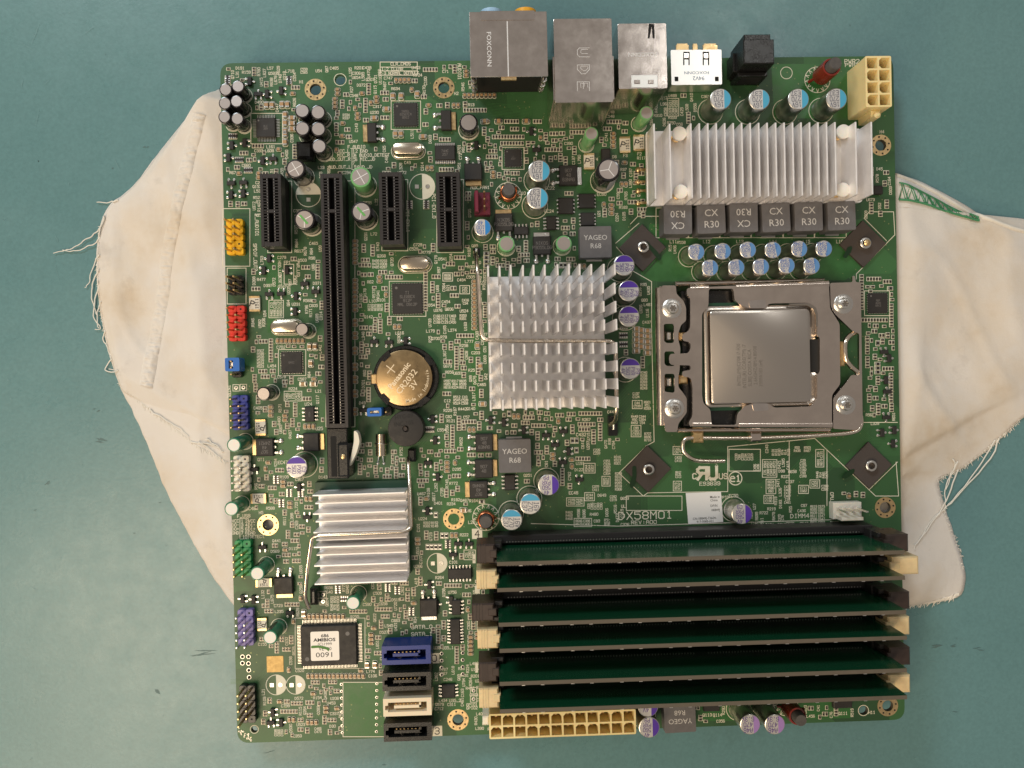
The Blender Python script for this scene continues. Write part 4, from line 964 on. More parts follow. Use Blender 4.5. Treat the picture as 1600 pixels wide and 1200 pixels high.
# ------------------------------------------------------------------ processor (lifts out)
c0=W(1188,556,0.5); cpu=thing('processor',(c0[0],c0[1],0.42),'square metal-capped processor held under the steel load plate','processor')
q=Rc(1096,472,1282,640,0.50); m=MB(); m.box(q[0],q[1],0.42,0.50,q[2],q[3],0); m.build('substrate','substrate',cpu,(c0[0],c0[1],.42))
q1=Rc(1101,477,1275,635,0.62); q2=Rc(1111,484,1266,629.5,0.86)
m=MB(); A=rpoly(rect(*q1),0.25,5); B=rpoly(rect(*q2),0.16,5); n=len(A)
for P,z in ((A,0.50),(A,0.60),([(q1[0]+(x-q1[0])*0.985,q1[1]+(y-q1[1])*0.985) for x,y in A],0.62),([(q2[0]+(x-q2[0])*1.03,q2[1]+(y-q2[1])*1.03) for x,y in B],0.63),([(q2[0]+(x-q2[0])*1.012,q2[1]+(y-q2[1])*1.012) for x,y in B],0.80),(B,0.845),([(q2[0]+(x-q2[0])*0.985,q2[1]+(y-q2[1])*0.985) for x,y in B],0.86)):
    m.v+=[(x,y,z) for x,y in P]
for a in range(6):
    for i in range(n): j=(i+1)%n; m.f.append((a*n+i,a*n+j,a*n+n+j,a*n+n+i)); m.m.append(0)
m.f.append(tuple(6*n+i for i in range(n))); m.m.append(0); hs=m.build('heat_spreader','spreader',cpu,(c0[0],c0[1],.5),35)
m=MB()
for i,(s,yy) in enumerate((("INTEL(M)(C)'08 i7-920",570),('INTEL(R) CORE(TM) i7',572.5),('SLBEJ COSTA RICA',575),('2.66GHZ/8M/4.80/08',571),('3909A183 (e4)',583))):
    p=W(1154.5+8.6*i,yy,.862); m.font(s,p[0],p[1],S(6.0,.86),0.864,math.pi/2,0,0.0,0.86)
m.build('laser_marking','laser',hs,(*c0,.86))
q=Rc(1266,530,1280,582,0.64); m=MB(); m.box(q[0],q[1],0.60,0.64,q[2],q[3],0); m.build('notch_pad','blackmatte',cpu,(*c0,.6))

# ------------------------------------------------------------------ cooler mounting pads
for px,py,sc in ((1004,387,0),(1349,381,1),(1012.3,733,0),(1358,727,0)):
    x,y=W(px,py,0.12); h=S(26.2,0.12); m=MB(); m.box(x,y,0.0,0.12,2*h,2*h,0,math.pi/4,0.01); o=m.build('cooler_pad','pad',mb,(x,y,0)); claim(px-38,py-38,px+38,py+38)
    m=MB(); m.lathe(x,y,[(0.20,0.12),(0.20,0.30),(0.17,0.32),(0.125,0.32),(0.125,0.02)],20,0,False); m.build('standoff','tin',o,(x,y,0),40)
    if sc: m=MB(); m.lathe(x+0.03,y,[(0.12,0.1),(0.12,0.36),(0.07,0.40)],14,0); m.build('screw_end','gold',o,(x,y,0),40)
for pts in ([(1010,376),(1014,380),(1028,394),(1034,404),(1030,408),(1022,398),(1012,386)],[(1324,386),(1332,384),(1330,394),(1322,404),(1316,402),(1322,392)],[(988,728),(994,728),(995,742),(992,758),(987,764),(983,758),(988,744)],[(1328,734),(1336,732),(1334,740),(1322,748),(1314,748),(1320,740)]):
    m=MB(); m.poly(rpoly(PP(pts,0.13),0.1,3),0.135); m.build('pen_mark','marker',mb,(*W(*pts[0]),0))

# ------------------------------------------------------------------ heatsinks
def tag(o,l): o['label']=l; return o
# pin-fin heatsink in the middle
c0=W(855,535,0.3); hs=thing('heatsink',(c0[0],c0[1],0.0),'silver pin-fin heatsink beside the processor, with a wire clip','heatsink')
m=MB(); q=Rc(757,425,952,645,0.2); m.box(q[0],q[1],0.012,0.2,q[2]*0.80,q[3]*0.80,0); m.build('bridge_chip','chip',mb,(c0[0],c0[1],0)); claim(762,425,950,640)
q=Rc(763,431,945,637.5,0.5); m=MB(); m.box(q[0],q[1],0.2,0.5,q[2],q[3],0,0,0.02); m.build('base_plate','alu',hs,(c0[0],c0[1],.2))
FZ=2.85
fx=[W(764.6+18.05*k,530,FZ)[0] for k in range(12)]
rows=[(413,430.6),(443,460),(472,489),(501,518),(537.5,552.5),(565.6,582.5),(594,611.5),(623,640.5)]
m=MB(); m.box(0,0,0,FZ-0.5,0.062,0.36,0,0,0.012); fm=mesh_of(m,'fin','alu')
rnd=random.Random(5)
for a,b in rows:
    y=W(855,(a+b)/2,FZ)[1]
    for k,x in enumerate(fx):
        o=link(fm,'fin',hs,(x,y,0.5)); o.rotation_euler=(rnd.uniform(-.006,.006),rnd.uniform(-.01,.01),rnd.uniform(-.02,.02))
def fillet(P,r=0.25,n=5):
    out=[Vector(P[0])]
    for i in range(1,len(P)-1):
        p=Vector(P[i]); a=Vector(P[i-1])-p; b=Vector(P[i+1])-p; d=min(r,a.length*.45,b.length*.45); A=p+a.normalized()*d; B=p+b.normalized()*d
        for j in range(n+1): t=j/n; out.append(A*(1-t)**2+p*2*t*(1-t)+B*t*t)
    out.append(Vector(P[-1])); return out
wz=1.15
m=MB(); m.tube(fillet([W3(742,393,0.25),W3(744,398,0.7),W3(746,420,wz),W3(752,531,wz),W3(800,532.5,wz),W3(955,533,wz),W3(962,540,wz),W3(963.5,640,0.9),W3(962,658,0.6),W3(953,664,0.3)],0.3),0.075,10); lab(m.build('wire_clip','wire',hs,(c0[0],c0[1],.5),60),'bent steel wire clip across the pin fins')
for px0,py0,px1,py1 in ((739,388,750,402),(951,650,965,681)):
    q=Rc(px0,py0,px1,py1,0.3); m=MB(); m.box(q[0],q[1],0,0.28,q[2],q[3],0); o=m.build('clip_anchor','black',mb,(q[0],q[1],0)); m=MB(); m.tube([(q[0],q[1]-0.12,0.28),(q[0],q[1]-0.1,0.42),(q[0],q[1]+0.1,0.42),(q[0],q[1]+0.12,0.28)],0.05,8); m.build('anchor_loop','tin',o,(q[0],q[1],0),60); claimw(q[0],q[1],q[2],q[3],2)
# low finned heatsink, lower left
c0=W(566,835,0.3); hs=thing('heatsink',(c0[0],c0[1],0.0),'low silver straight-fin heatsink above the labelled bios chip','heatsink')
q=Rc(494,752,640,898,0.2); m=MB(); m.box(q[0],q[1],0.01,0.2,q[2],q[3],0); m.build('controller_chip','substrate',mb,(c0[0],c0[1],0)); claim(490,748,642,905)
TALL=[772,801,830,853,882,910.5]; SHORT=[784.5,813,842,865,893.5]
zt,zs=1.30,0.92; y0=W(566,TALL[0],zt)[1]+0.03; y1=W(566,TALL[-1],zt)[1]-0.03; xa=W(489.5,835,zt)[0]; xb=W(634,835,zt)[0]
m=MB(); m.box((xa+xb)/2,(y0+y1)/2,0.2,0.42,xb-xa,y0-y1,0,0,0.02); m.build('base_plate','alu',hs,(c0[0],c0[1],.2))
for L,z in ((TALL,zt),(SHORT,zs)):
    for py in L:
        m=MB(); y=W(566,py,z)[1]; m.box((xa+xb)/2,y,0.42,z,xb-xa,0.055,0,0.006,0.012); m.build('fin','alu',hs,((xa+xb)/2,y,.42))
m=MB(); m.tube(fillet([W3(637,716,0.3),W3(638,722,0.55),W3(640,760,1.0),W3(642.5,826,1.36),W3(630,831,1.40),W3(566,834,1.40),W3(496,836.5,1.40),W3(487,840,1.3),W3(480,890,0.9),W3(476,935,0.55),W3(483,950,0.35)],0.25),0.075,10); lab(m.build('wire_clip','wire',hs,(c0[0],c0[1],.5),60),'bent steel wire clip across the straight fins')
q=Rc(483,921,495,947,0.6); m=MB(); m.box(q[0],q[1],0,0.55,q[2],q[3],0,0,0.1); o=m.build('clip_anchor','black',mb,(q[0],q[1],0)); claimw(q[0],q[1],q[2],q[3],4)
q=Rc(637,702,649,722,0.4); m=MB(); m.box(q[0],q[1],0,0.35,q[2],q[3],0,0,0.06); m.build('clip_anchor','black',mb,(q[0],q[1],0)); claimw(q[0],q[1],q[2],q[3],3); claim(634,700,650,835); claim(474,835,496,955)
# regulator heatsink, top right
c0=W(1185,255,0.5); hs=thing('heatsink',(c0[0],c0[1],0.4),'long silver finned heatsink with four white nylon push pins','heatsink')
q=Rc(1011,203,1347,319,0.6); m=MB(); m.prism(rpoly(rect(*q),0.12,4),0.42,0.6); m.build('base_plate','alu',hs,(c0[0],c0[1],.42)); claim(1008,198,1352,322)
fxs=[1022.5,1047]+[1080+13.25*k for k in range(18)]+[1337.5,1362]; zt=1.72
for i,px in enumerate(fxs):
    k=(px-1022)/340; a=W(px,193-3*k,zt); b=W(px+1.5,311-7.5*k,zt); m=MB(); m.box((a[0]+b[0])/2,(a[1]+b[1])/2,0.6,zt,0.055,a[1]-b[1],0,0,0.012); m.build('fin','alu',hs,((a[0]+b[0])/2,(a[1]+b[1])/2,.6))
for px,py in ((1062,208),(1064,299),(1319,205),(1318,296)):
    z=1.25; x,y=W(px,py,z); m=MB(); m.lathe(x,y,[(0.09,0.0),(0.09,z-0.16),(0.24,z-0.15),(0.255,z-0.10),(0.25,z-0.03),(0.20,z)],22,0); m.build('push_pin','nylon',hs,(x,y,0),40)
    m=MB(); P=[]
    for i in range(60): a=i/10*2*math.pi; P.append((x+0.14*math.cos(a),y+0.14*math.sin(a),0.62+0.48*i/60))
    m.tube(P,0.022,5); m.build('spring','gold',hs,(x,y,.6),60)
# row of power transistors half under that heatsink
for k in range(4):
    x,y=W(997,266+[0,19,33,52][k]); m=MB(); m.box(x+0.2,y,0.02,0.1,0.3,0.08,0); m.lathe(x,y,[(0.11,0.003),(0.10,0.05),(0.05,0.09)],12,0); m.build('transistor_lead','gold',mb,(x,y,0),40)
for k in range(7):
    x,y=W(1035+46*k,258,0.4); m=MB(); m.box(x,y,0.02,0.41,0.75,1.6,0); m.build('power_transistor','chip',mb,(x,y,0))

# ------------------------------------------------------------------ coin cell in its holder, buzzer
x,y=W(634.5,590.5,0.3); m=MB(); n=40; A=circ(x,y,S(51,.3),n)
m.lathe(x,y,[(S(51,.3),0.0),(S(51,.3),0.30),(S(49.5,.3),0.34),(S(45.5,.3),0.34),(S(45.3,.3),0.12),(0.1,0.12)],n,0); hd=m.build('battery_holder','black',mb,(x,y,0),40); claimw(x,y,2.35,2.35,2)
for a0 in (0.62,2.3,3.9,5.35):
    m=MB(); 
    for i in range(6):
        a=a0+i*0.06
    P=[(x+S(r,.4)*math.cos(a0+t),y+S(r,.4)*math.sin(a0+t)) for r,t in ((41.5,-.17),(51,-.2),(51,.2),(41.5,.17))]; m.prism(P,0.34,0.46); m.build('retaining_clip','black',hd,(x,y,.3))
q=Rc(579,584,589,601,0.4); m=MB(); m.box(q[0],q[1],0.05,0.42,q[2],q[3],0,0,0.04); m.build('contact_spring','gold',hd,(q[0],q[1],0))
bx,by=W(631.5,590.5,0.44); bt=thing('coin_cell',(bx,by,0.13),'brass-coloured coin cell battery with white lettering in black holder','battery')
m=MB(); r=S(44,.44); m.lathe(bx,by,[(r*0.9,0.13),(r,0.16),(r,0.40),(r*0.985,0.43),(r*0.955,0.44)],48,0); bc=m.build('cell_can','battery',bt,(bx,by,.13),40)
m=MB(); an=math.radians(51)
def bt_text(s,px,py,h,a=an,b=0.0,wf=1.0): p=W(px,py,.44); m.font(s,p[0],p[1],S(h,.44),0.444,a,0,b,wf)
bt_text('Panasonic',624,587,9.0,an,0.022,1.0); bt_text('CR2032',635.5,596.5,9.6,an,0.008,1.05); bt_text('3V',646.5,602,9.6,an,0.006)
for i,ch in enumerate('Made in Indonesia'):
    a=math.radians(-83+i*6.15); R=S(36.5,.44)
    if ch!=' ': m.font(ch,bx+R*math.cos(a),by+R*math.sin(a),S(5.2 if ch.islower() and ch not in 'dif' else 6.0,.44),0.444,a+math.pi/2,0,0.006)
p=W(610.5,576.5,.44); 
for a in (an,an+math.pi/2): m.line((p[0]-S(8,.4)*math.cos(a),p[1]-S(8,.4)*math.sin(a)),(p[0]+S(8,.4)*math.cos(a),p[1]+S(8,.4)*math.sin(a)),S(1.3),0.444)
m.build('lettering','batttext',bc,(bx,by,.44))
x,y=W(634,670,0.75); R=S(28,.75); m=MB(); m.lathe(x,y,[(R*.97,0.02),(R,0.05),(R,0.68),(R*.97,0.74),(R*.9,0.75),(0.12,0.75),(0.12,0.62)],36,0); o=m.build('buzzer','chip',mb,(x,y,0),40); claimw(x,y,2*R,2*R,2)
m=MB(); p=W(632,670,.7); m.disc(p[0],p[1],0.09,0.70,12); m.build('sound_hole','pad',o,(x,y,.7)); m=MB(); 
for i,s in enumerate(('HYC-09','INC-105')):
    p=W(631,651+11*i,.75); m.font(s,p[0],p[1],S(7,.75),0.754,0.1,0,0,0.9)
m.build('moulded_text','blackmatte',o,(x,y,.75))

# ------------------------------------------------------------------ capacitors
TOPT=['16V','270','C3A']
for px,py in ((1126,155),(1187,155.5),(1248,155.5),(1307,153.5)): can_cap(px,py,17.2,1.25,seg='cyan',sega=0.0,lines=['16V','270','E37'],tang=math.pi+0.06)
for px,py in ((1088,393.5),(1129,392.3),(1169,391),(1208.3,390.3),(1248,389.5),(1288,389),(1109.5,418),(1150,418),(1190,416.5),(1229.5,416),(1268.5,415)):
    can_cap(px,py,13.6,1.05,seg='midblue',sega=random.uniform(-.2,.2),lines=['2.5V','820','E94R'],ink='capinkblue',tang=math.pi+random.uniform(-.2,.2))
for px,py in ((842,268),(839,309)): can_cap(px,py,17.6,1.25,seg='cyan',sega=-0.05,lines=['16V','270','E37'],tang=math.pi+0.05)
can_cap(753.5,354.5,13.8,0.95,seg='blue2',sega=0.0,lines=['16V','100','48'],ink='capinkblue',tang=math.pi)
for px,py in ((830,787.5),(800,812)): can_cap(px,py,17.2,1.25,seg='cyan',sega=math.pi/2,lines=['16V','270','E37'],tang=-math.pi/2-0.05)
for px,py in ((976,414.7),(983,455),(984,493.5),(984.8,577)): can_cap(px,py,17,1.0,seg='purple',sega=math.pi/2,lines=['P9','PXR','560','4V'],ink='capinkpurple',tang=-math.pi/2-0.05)
can_cap(857,757,17.3,1.0,seg='purple',sega=0.0,lines=['4V','560','PXR','P9'],ink='capinkpurple',tang=math.pi)
can_cap(465,731,17.3,1.05,seg='purple',sega=math.pi/2,lines=['C9','PXR','560','4V'],ink='capinkpurple',tang=-math.pi/2)
can_cap(1160,803,17,1.0,seg='purple',sega=0.0,lines=['4V','560','PXR','C9'],ink='capinkpurple',tang=math.pi)
can_cap(1014,1137.5,17,1.0,seg='purple',sega=0.0,lines=['4V','560','PXR','P9'],ink='capinkpurple',tang=math.pi-.05)
can_cap(1012.5,1104,16.5,1.0,seg='purple',sega=0.0,lines=['4V','560'],ink='capinkpurple')
for px,py in ((1172,1132),(1210.5,1131)): can_cap(px,py,16.6,1.3,seg='lilac',sega=0.0,lines=['A46','470','6.3V'],ink='capinkpurple',tang=math.pi)
for px,py in ((352,139.6),(371,136),(351,160.6),(370,159.7),(352,182),(370,185.6)): sleeve_cap(px,py,8.2,0.82)
for px,py in ((471,174),(497,175),(472,200.5),(496.5,201.5),(499,229)): sleeve_cap(px,py,9.6,0.82)
sleeve_cap(461.5,262.5,12.5,1.2,score='x',stripe='sleeveprint',sa=0.5); sleeve_cap(562.5,277.5,13.5,1.15,'greensleeve',score='x',sa=0.5,stripe='sleeve')
sleeve_cap(476,341.6,13.5,1.1,score='k',sa=0.5,mark=True,stripe='sleeveprint'); sleeve_cap(565,332,13.5,1.1,score='k',sa=0.3,mark=True,stripe='sleeveprint')
sleeve_cap(472,514.5,8.6,0.95); sleeve_cap(412.5,614,9,0.95,stripe='sleeveprint',sa=-2.2)
for px,py,sa in ((366.6,694,2.2),(361,796,2.0),(401,895,2.0),(551.5,942,2.0),(421.5,996,2.0)): sleeve_cap(px,py,9.3,1.15,'greensleeve2',top='nylon',stripe='sleeve',sa=sa)
sleeve_cap(791.5,381,10.5,0.7,'greensleeve',top='alutop'); sleeve_cap(881,380,10.5,0.7,'greensleeve',top='alutop',stripe='sleeve',sa=3.0)
sleeve_cap(923.5,208,9,1.35,'greensleeve',top='alutop',stripe='sleeve',sa=2.6); sleeve_cap(1010,174,9,1.35,'greensleeve',top='alutop',stripe='sleeve',sa=2.4)
sleeve_cap(951.5,265.5,15.2,1.5,score='k',sa=-0.9,stripe='sleeveprint'); sleeve_cap(731.5,191.5,12,0.8,stripe='sleeveprint',sa=0.4)
q=Rc(464,222,490,250,0.3); m=MB(); m.box(q[0],q[1],0,0.45,q[2],q[3],0,0,0.1); m.build('small_relay','black',mb,(q[0],q[1],0)); claimw(q[0],q[1],q[2],q[3])

# ------------------------------------------------------------------ inductors
for px,py,flip,rot in ((1059.3,343,1,-.01),(1111.5,342,0,.02),(1162.3,339.7,1,0),(1212.8,339.5,0,.03),(1263.7,338,0,.01),(1315.3,337,0,.02)): choke(px,py,0.85,['CX','R30'],math.pi if flip else 0,(44.5,45.5),rot)
for a,b in ((1025,1075),(1076,1124),(1125,1173),(1174,1223),(1224,1272),(1273,1322)): sbox(a,325,b,371.5)
choke(930.8,378,0.55,['YAGEO','R68'],0,(50,49)); choke(804.5,712.5,0.55,['YAGEO','R68'],0,(50.5,52)); choke(1062.5,1120,0.55,['YAGEO','R68'],math.pi,(50,50),0.02)
coil(795,296,0.95,10.2,'copper',5); coil(759,816,0.95,10.2,'copper',5); coil(1306,98.5,1.5,10.2,'redwire',9); coil(1252,1126,1.4,9.6,'redwire',8)

# ------------------------------------------------------------------ chips
qfp(400,184,430,214,n=(12,12),out=0.14,lines=['ALC','269']); qfp(615.6,160.6,652,197,z=0.09,n=(14,14),out=0.03,lines=['INTEL','82567LM','B912'])
qfp(613,443,660,490,z=0.09,n=(18,18),out=0.035,lines=['TI','SLE88CX','912P','MAL 0912P']); qfp(439,550,472,583,z=0.09,n=(12,12),out=0.03,lines=['SMSC'])
qfp(789,233,814.5,260,z=0.08,n=(10,10),out=0.025,lines=['LI','3207']); qfp(1357,458,1387,489,z=0.09,n=(11,11),out=0.03,lines=['ADP','4000','0912'])
BI=qfp(470,978,557,1040,z=0.26,n=(38,26),out=0.17,dot=False)
for px,py in ((480,1030),(543,990)):
    x,y=W(px,py,.26); m=MB(); m.disc(x,y,S(3.2),0.264,14); m.build('moulding_mark','chiptext',BI,(x,y,.26))
m=MB(); q=Rc(485.5,986.5,530,1032,.26); m.prism(rpoly(rect(*q),0.06,3),0.262,0.268); st=m.build('bios_sticker','sticker',BI,(q[0],q[1],.26)); lab(st,'cream bios sticker with printed version number')
m=MB()
for s,px,py,h,wf,b in (('686',507.5,993.5,5.2,1.15,0.02),('AMIBIOS',507,1000,5.2,1.25,0.03),('(C)1999',507.5,1006.5,4.4,1.1,0.0),('VE  00',508,1014,5.5,1.0,0.0),('0091',507.5,1023.5,8,1.3,0.0)):
    p=W(px,py,.27); m.font(s,p[0],p[1],S(h,.27),0.271,0,0,b,wf)
m.build('lettering','ink',BI,(q[0],q[1],.27)); m=MB(); m.poly(rpoly(PP([(486,1009),(498,1008.5),(508,1010),(515,1013),(513.5,1018.5),(511,1015),(498,1012),(486,1013)],.27),.05,2),0.274); m.build('pen_mark','greenpen',BI,(q[0],q[1],.27))
soic(679.5,227,711,250,10,'ud',lines=['74HC','257']); soic(476,635.5,491,659,4,lines=['5504']); soic(788.5,742,805,766,4); soic(700,889,737,905,7,'ud'); soic(706,938,720,961,4); soic(703.5,968,719,1007,8); soic(690,1070,711,1091,4)
soic(854,338,869,359,4); soic(803,354,825.6,366.6,4,'ud'); soic(410,845,425,860,3) if False else None
for a in ((872.5,309,896,334),(904.5,302.5,929,325),(907.5,332,929,352.5)): soic(*a,4,'lr',0.13,0.05)
dpak(725.5,255,753,281,'u'); dpak(773,333,801,361,'d',['NIKOS','P3055LDG']); dpak(833,369,861,397.5,'d',['NIKOS','P3055LDG']); dpak(874,258,902.5,289,'l',['907','48','63NAG'])
dpak(399.5,685.5,427,713,'r',['907','48','24M21'],math.pi); dpak(473.5,677,498,705,'l'); dpak(743,678,770,706,'l',['907','48','63NAG'],0); dpak(742,718,770,747,'l',['907','48'],0); dpak(733.5,752,762,779,'r',['907','48','63NAG'],math.pi)
dpak(428,902.5,457,929,'u'); dpak(656,937,683,964,'u'); dpak(573.5,191.6,588,221.5,'r',z=.17); dpak(689,172,705,203,'l',z=.17)
q=Rc(940,232,954,262,.2); m=MB(); m.box(q[0],q[1],0,.2,q[2],q[3],0,0,.03); m.build('diode','chip',mb,(q[0],q[1],0)); claimw(q[0],q[1],q[2],q[3])
q=Rc(1366,290,1380,303,.2); m=MB(); m.box(q[0],q[1],0,.2,q[2],q[3],0,0,.03); m.build('diode','chip',mb,(q[0],q[1],0)); claimw(q[0],q[1],q[2],q[3])
for a in ((1100,1096,1125,1112),(1303,1092,1332,1107),(1052,1096,1078,1106)):
    q=Rc(*a,.2); m=MB(); m.box(q[0],q[1],0,.2,q[2],q[3],0,0,.03); m.build('power_transistor','chip',mb,(q[0],q[1],0)); claimw(q[0],q[1],q[2],q[3])
crystal(611.5,221,661,242,.38); crystal(622.5,400,671.5,422,.38); crystal(420.5,500,468,520.5,.38)
m=MB(); a=W3(595,678,0.16); b=W3(595.5,712,0.16); m.tube([a,b],0.19,16); o=m.build('crystal_oscillator','crystal',mb,(a[0],a[1],0),40); claim(583,674,607,726); m=MB(); m.tube([W3(586,693.5,0.02),W3(587,693.5,0.3),W3(595,693.5,0.37),W3(603,693.5,0.3),W3(605,693.5,0.02)],0.03,6); m.build('strap','wire',o,(a[0],a[1],0),60)
m=MB()
for s in (-3,3): m.tube([W3(595+s,712,0.16),W3(595+s*1.3,718,0.12),W3(595+s*1.6,724,0.01)],0.025,6); x,y=W(595+s*1.6,724); m.lathe(x,y,[(0.07,0.003),(0.04,0.05)],8,0)
m.build('wire_leads','tin',o,(a[0],a[1],0),60)
# resettable fuses
for i,a in enumerate(((912.5,241,929,263,0),(968.5,215,985,237,0),(990,212,1007,234,0),(389,464,406,485,0),(398.5,657,415,679,math.pi),(393,771.5,414,787,math.pi/2),(401,904,423,917.5,-math.pi/2),(402,967.5,416.5,984,math.pi))):
    q=Rc(*a[:4],.12); m=MB(); m.box(q[0],q[1],0.01,.12,q[2],q[3],0,0,.015); o=m.build('resettable_fuse','fuse',mb,(q[0],q[1],0)); v_=q[3]>q[2]; m=MB()
    for s in (-1,1):
        if v_: m.box(q[0],q[1]+s*q[3]/2,0.005,.125,q[2]*.95,0.07,0)
        else: m.box(q[0]+s*q[2]/2,q[1],0.005,.125,0.07,q[3]*.95,0)
    m.build('end_cap','gold',o,(q[0],q[1],0)); m=MB(); k=min(q[2],q[3]); m.text('P',q[0]-k*.2*math.cos(a[4]),q[1]-k*.2*math.sin(a[4]),k*.5,.124,a[4]-.3,k*.09); m.text('1511',q[0]+k*.22*math.cos(a[4]),q[1]+k*.22*math.sin(a[4]),k*.26,.124,a[4]+math.pi/2,k*.05); m.build('marking','ink',o,(q[0],q[1],.12)); claimw(q[0],q[1],q[2],q[3],3)

# ------------------------------------------------------------------ pin headers, fan headers, jumper caps
header(353.5,342,380,398,2,5,'yellowp',key=(3,1),label='yellow two-row pin header'); sbox(348,326,390.5,416); claim(346,324,392,418)
header(357,430,379,461,2,3,'black',label='small black six-pin header'); sbox(355,419,384.5,475); claim(354,418,386,476)
header(357,477.5,383,533,2,5,'redp',key=(0,1),label='red two-row pin header'); header(363,617.5,387.5,672,2,5,'bluep',key=(0,1),label='dark blue two-row pin header')
header(365,712,389.5,768,2,5,'whitep',key=(0,1),label='white two-row pin header'); header(367,844.5,392.5,900,2,5,'greenp',key=(0,1),label='green two-row pin header')
header(371.5,952.5,396,1009,2,5,'lavenderp',key=(0,1),label='lavender two-row pin header'); header(374,1071,399,1130,2,5,'black',key=(4,1),label='black two-row pin header at the board corner')
h1=header(362,560,377,590,1,3,'black',label='three-pin jumper header at the board edge'); h2=header(578,636,612,650,3,1,'black',label='three-pin jumper header beside the buzzer')
for nm,a,z,lb in (('jumper_cap',(351.5,559,374,580),0.85,'small blue jumper cap on pins at the left board edge'),('jumper_cap',(573.5,637.5,596,650.5),0.85,'small blue jumper cap on pins beside the coin cell')):
    q=Rc(*a,z); x,y=q[0],q[1]; t=thing(nm,(x,y,0.26),lb,'jumper','jumper caps'); m=MB(); m.prism(rpoly(rect(*q),.05,2),0.26,z,[rect(x-(q[2]*.1 if q[2]<q[3]*1.3 else 0),y,q[2]*(.3 if q[2]<q[3]*1.3 else .6),q[3]*(.6 if q[2]<q[3]*1.3 else .36))],0,bottom=False); m.build('shell','jumperblue',t,(x,y,.26))
    m=MB(); m.box(x,y,0.3,z-0.12,q[2]*.5,q[3]*.28,0); m.build('metal_clip','tin',t,(x,y,.3))
# fan headers
q=Rc(740.5,296,766,332,.75); m=MB(); m.box(q[0],q[1],0,.32,q[2],q[3],0,0,.02); m.box(q[0]-q[2]*.33,q[1],.32,.78,q[2]*.22,q[3]*.92,0,0,.02); o=m.build('fan_header','maroon',mb,(q[0],q[1],0)); lab(o,'maroon three-pin fan header'); pins_at(o,[(q[0]+.08,q[1]+s*.25) for s in (-1,0,1)],.32,1.1); claimw(q[0],q[1],q[2],q[3],3)
q=Rc(1307,787,1352,813,.6); m=MB(); m.box(q[0],q[1],0,.34,q[2],q[3],0,0,.02); m.box(q[0]-.05,q[1]-q[3]*.35,.34,.85,q[2]*.75,q[3]*.2,0,0,.02); o=m.build('fan_header','whitep',mb,(q[0],q[1],0)); lab(o,'white four-pin processor fan header'); pins_at(o,[(q[0]+s*.25,q[1]+.08) for s in (-1.5,-.5,.5,1.5)],.34,1.1,mat_='tin'); claimw(q[0],q[1],q[2],q[3],3)
# paper label (its machine-readable code is left out)
z=.02; P=PP([(1071.5,770.5),(1126.5,768.5),(1130,815.5),(1075.5,819)],z); m=MB(); m.prism(P,.006,z); o=m.build('paper_label','label',mb,(*P[0],0)); lab(o,'white printed paper label above the first memory slot'); m=MB(); claim(1068,766,1132,822)
for s,px,py,h in (('Made in',1117,776.5,3.8),('China',1115.5,781.7,3.8),('DP/N',1115.5,790.3,3.8),('08849J',1118.2,797,3.8),('CN-08849J-73604-',1101,810,3.8),('917-006B-A01',1102,814.8,3.6)): p=W(px,py,z); m.font(s,p[0],p[1],S(h,z),z+.003,.02,0,.005,.95)
m.build('print','ink',o,(*P[0],0))

# ------------------------------------------------------------------ memory modules standing in the slots
for i in range(6):
    mx,my=MODC[i]; t=thing('memory_module',(mx,my,0.25),['green memory module nearest the processor, its broad face lit','green memory module second from the processor, held by cream latches','green memory module third from the processor','green memory module fourth from the processor','green memory module fifth from the processor','green memory module nearest the long ivory power connector'][i],'memory module','memory modules')
    hw=6.67; th=0.13; O=[(-hw,.30),(hw,.30),(hw,1.2),(hw-.12,1.25),(hw-.12,1.45),(hw,1.5),(hw,MZ),(-hw,MZ),(-hw,1.5),(-hw+.12,1.45),(-hw+.12,1.25),(-hw,1.2)]
    m=MB(); tmp=MB(); tmp.prism(O,-th/2,th/2,(),0,1,True,0); m.v=[(mx+x,my-zz,yy) for x,yy,zz in tmp.v]; m.f=tmp.f; m.m=tmp.m
    m.build('module_board',['module','fr4edge'],t,(mx,my,.25))
    m=MB(); m.box(0,0,0,1.1,1.0,.09,0); cm=mesh_of(m,'memory_chip','chip')
    for k in range(8): link(cm,'memory_chip',t,(mx-5.6+k*1.6,my-.12,1.35))
    m=MB()
    for k in range(16): x=mx-5.6+(k//2)*1.6+(k%2)*.62-.3; m.box(x,my-th/2-.012,MZ-.14,MZ-.02,.11,.025,0)
    m.build('edge_components','tin',t,(mx,my,MZ))

# ------------------------------------------------------------------ screen printing with real words
stext('AUDIO1',718,112,5,-90); 
for i,(a,b) in enumerate((('MIC_L 1','2 GND'),('MIC_R 3','4 AUDIO_DETECT'),('AUD_OUT_R 5','6 MIC_JD'))):
    y=236+6.4*i; stext(a,553-len(a)*1.75,y,4.6); stext(b,556+len(b)*1.8,y,4.6)
stext('7',552.5,255,4.4); stext('AUD_OUT_L 9',535,261,4.6); stext('AUD_JD',570,261,4.6); stext('F_AUDIO',557,229.5,4.6); sbox(550,232,563,265,0.7)
stext('CLR_CMOS',626,100,4.6); sbox(594,97,652,105); sbox(594,105,652,111); sbox(594,111,652,117.5); stext('1-2 CLEAR',613,108,4.4); stext('2-3 NORMAL DEFAULT',624,114.3,4.2,wf=.85)
stext('PWR2',1331,96,6,wf=1.1); stext('PWR1',1331,101.5,5.5,wf=1.1); stext('H4',1378,206,4.5)
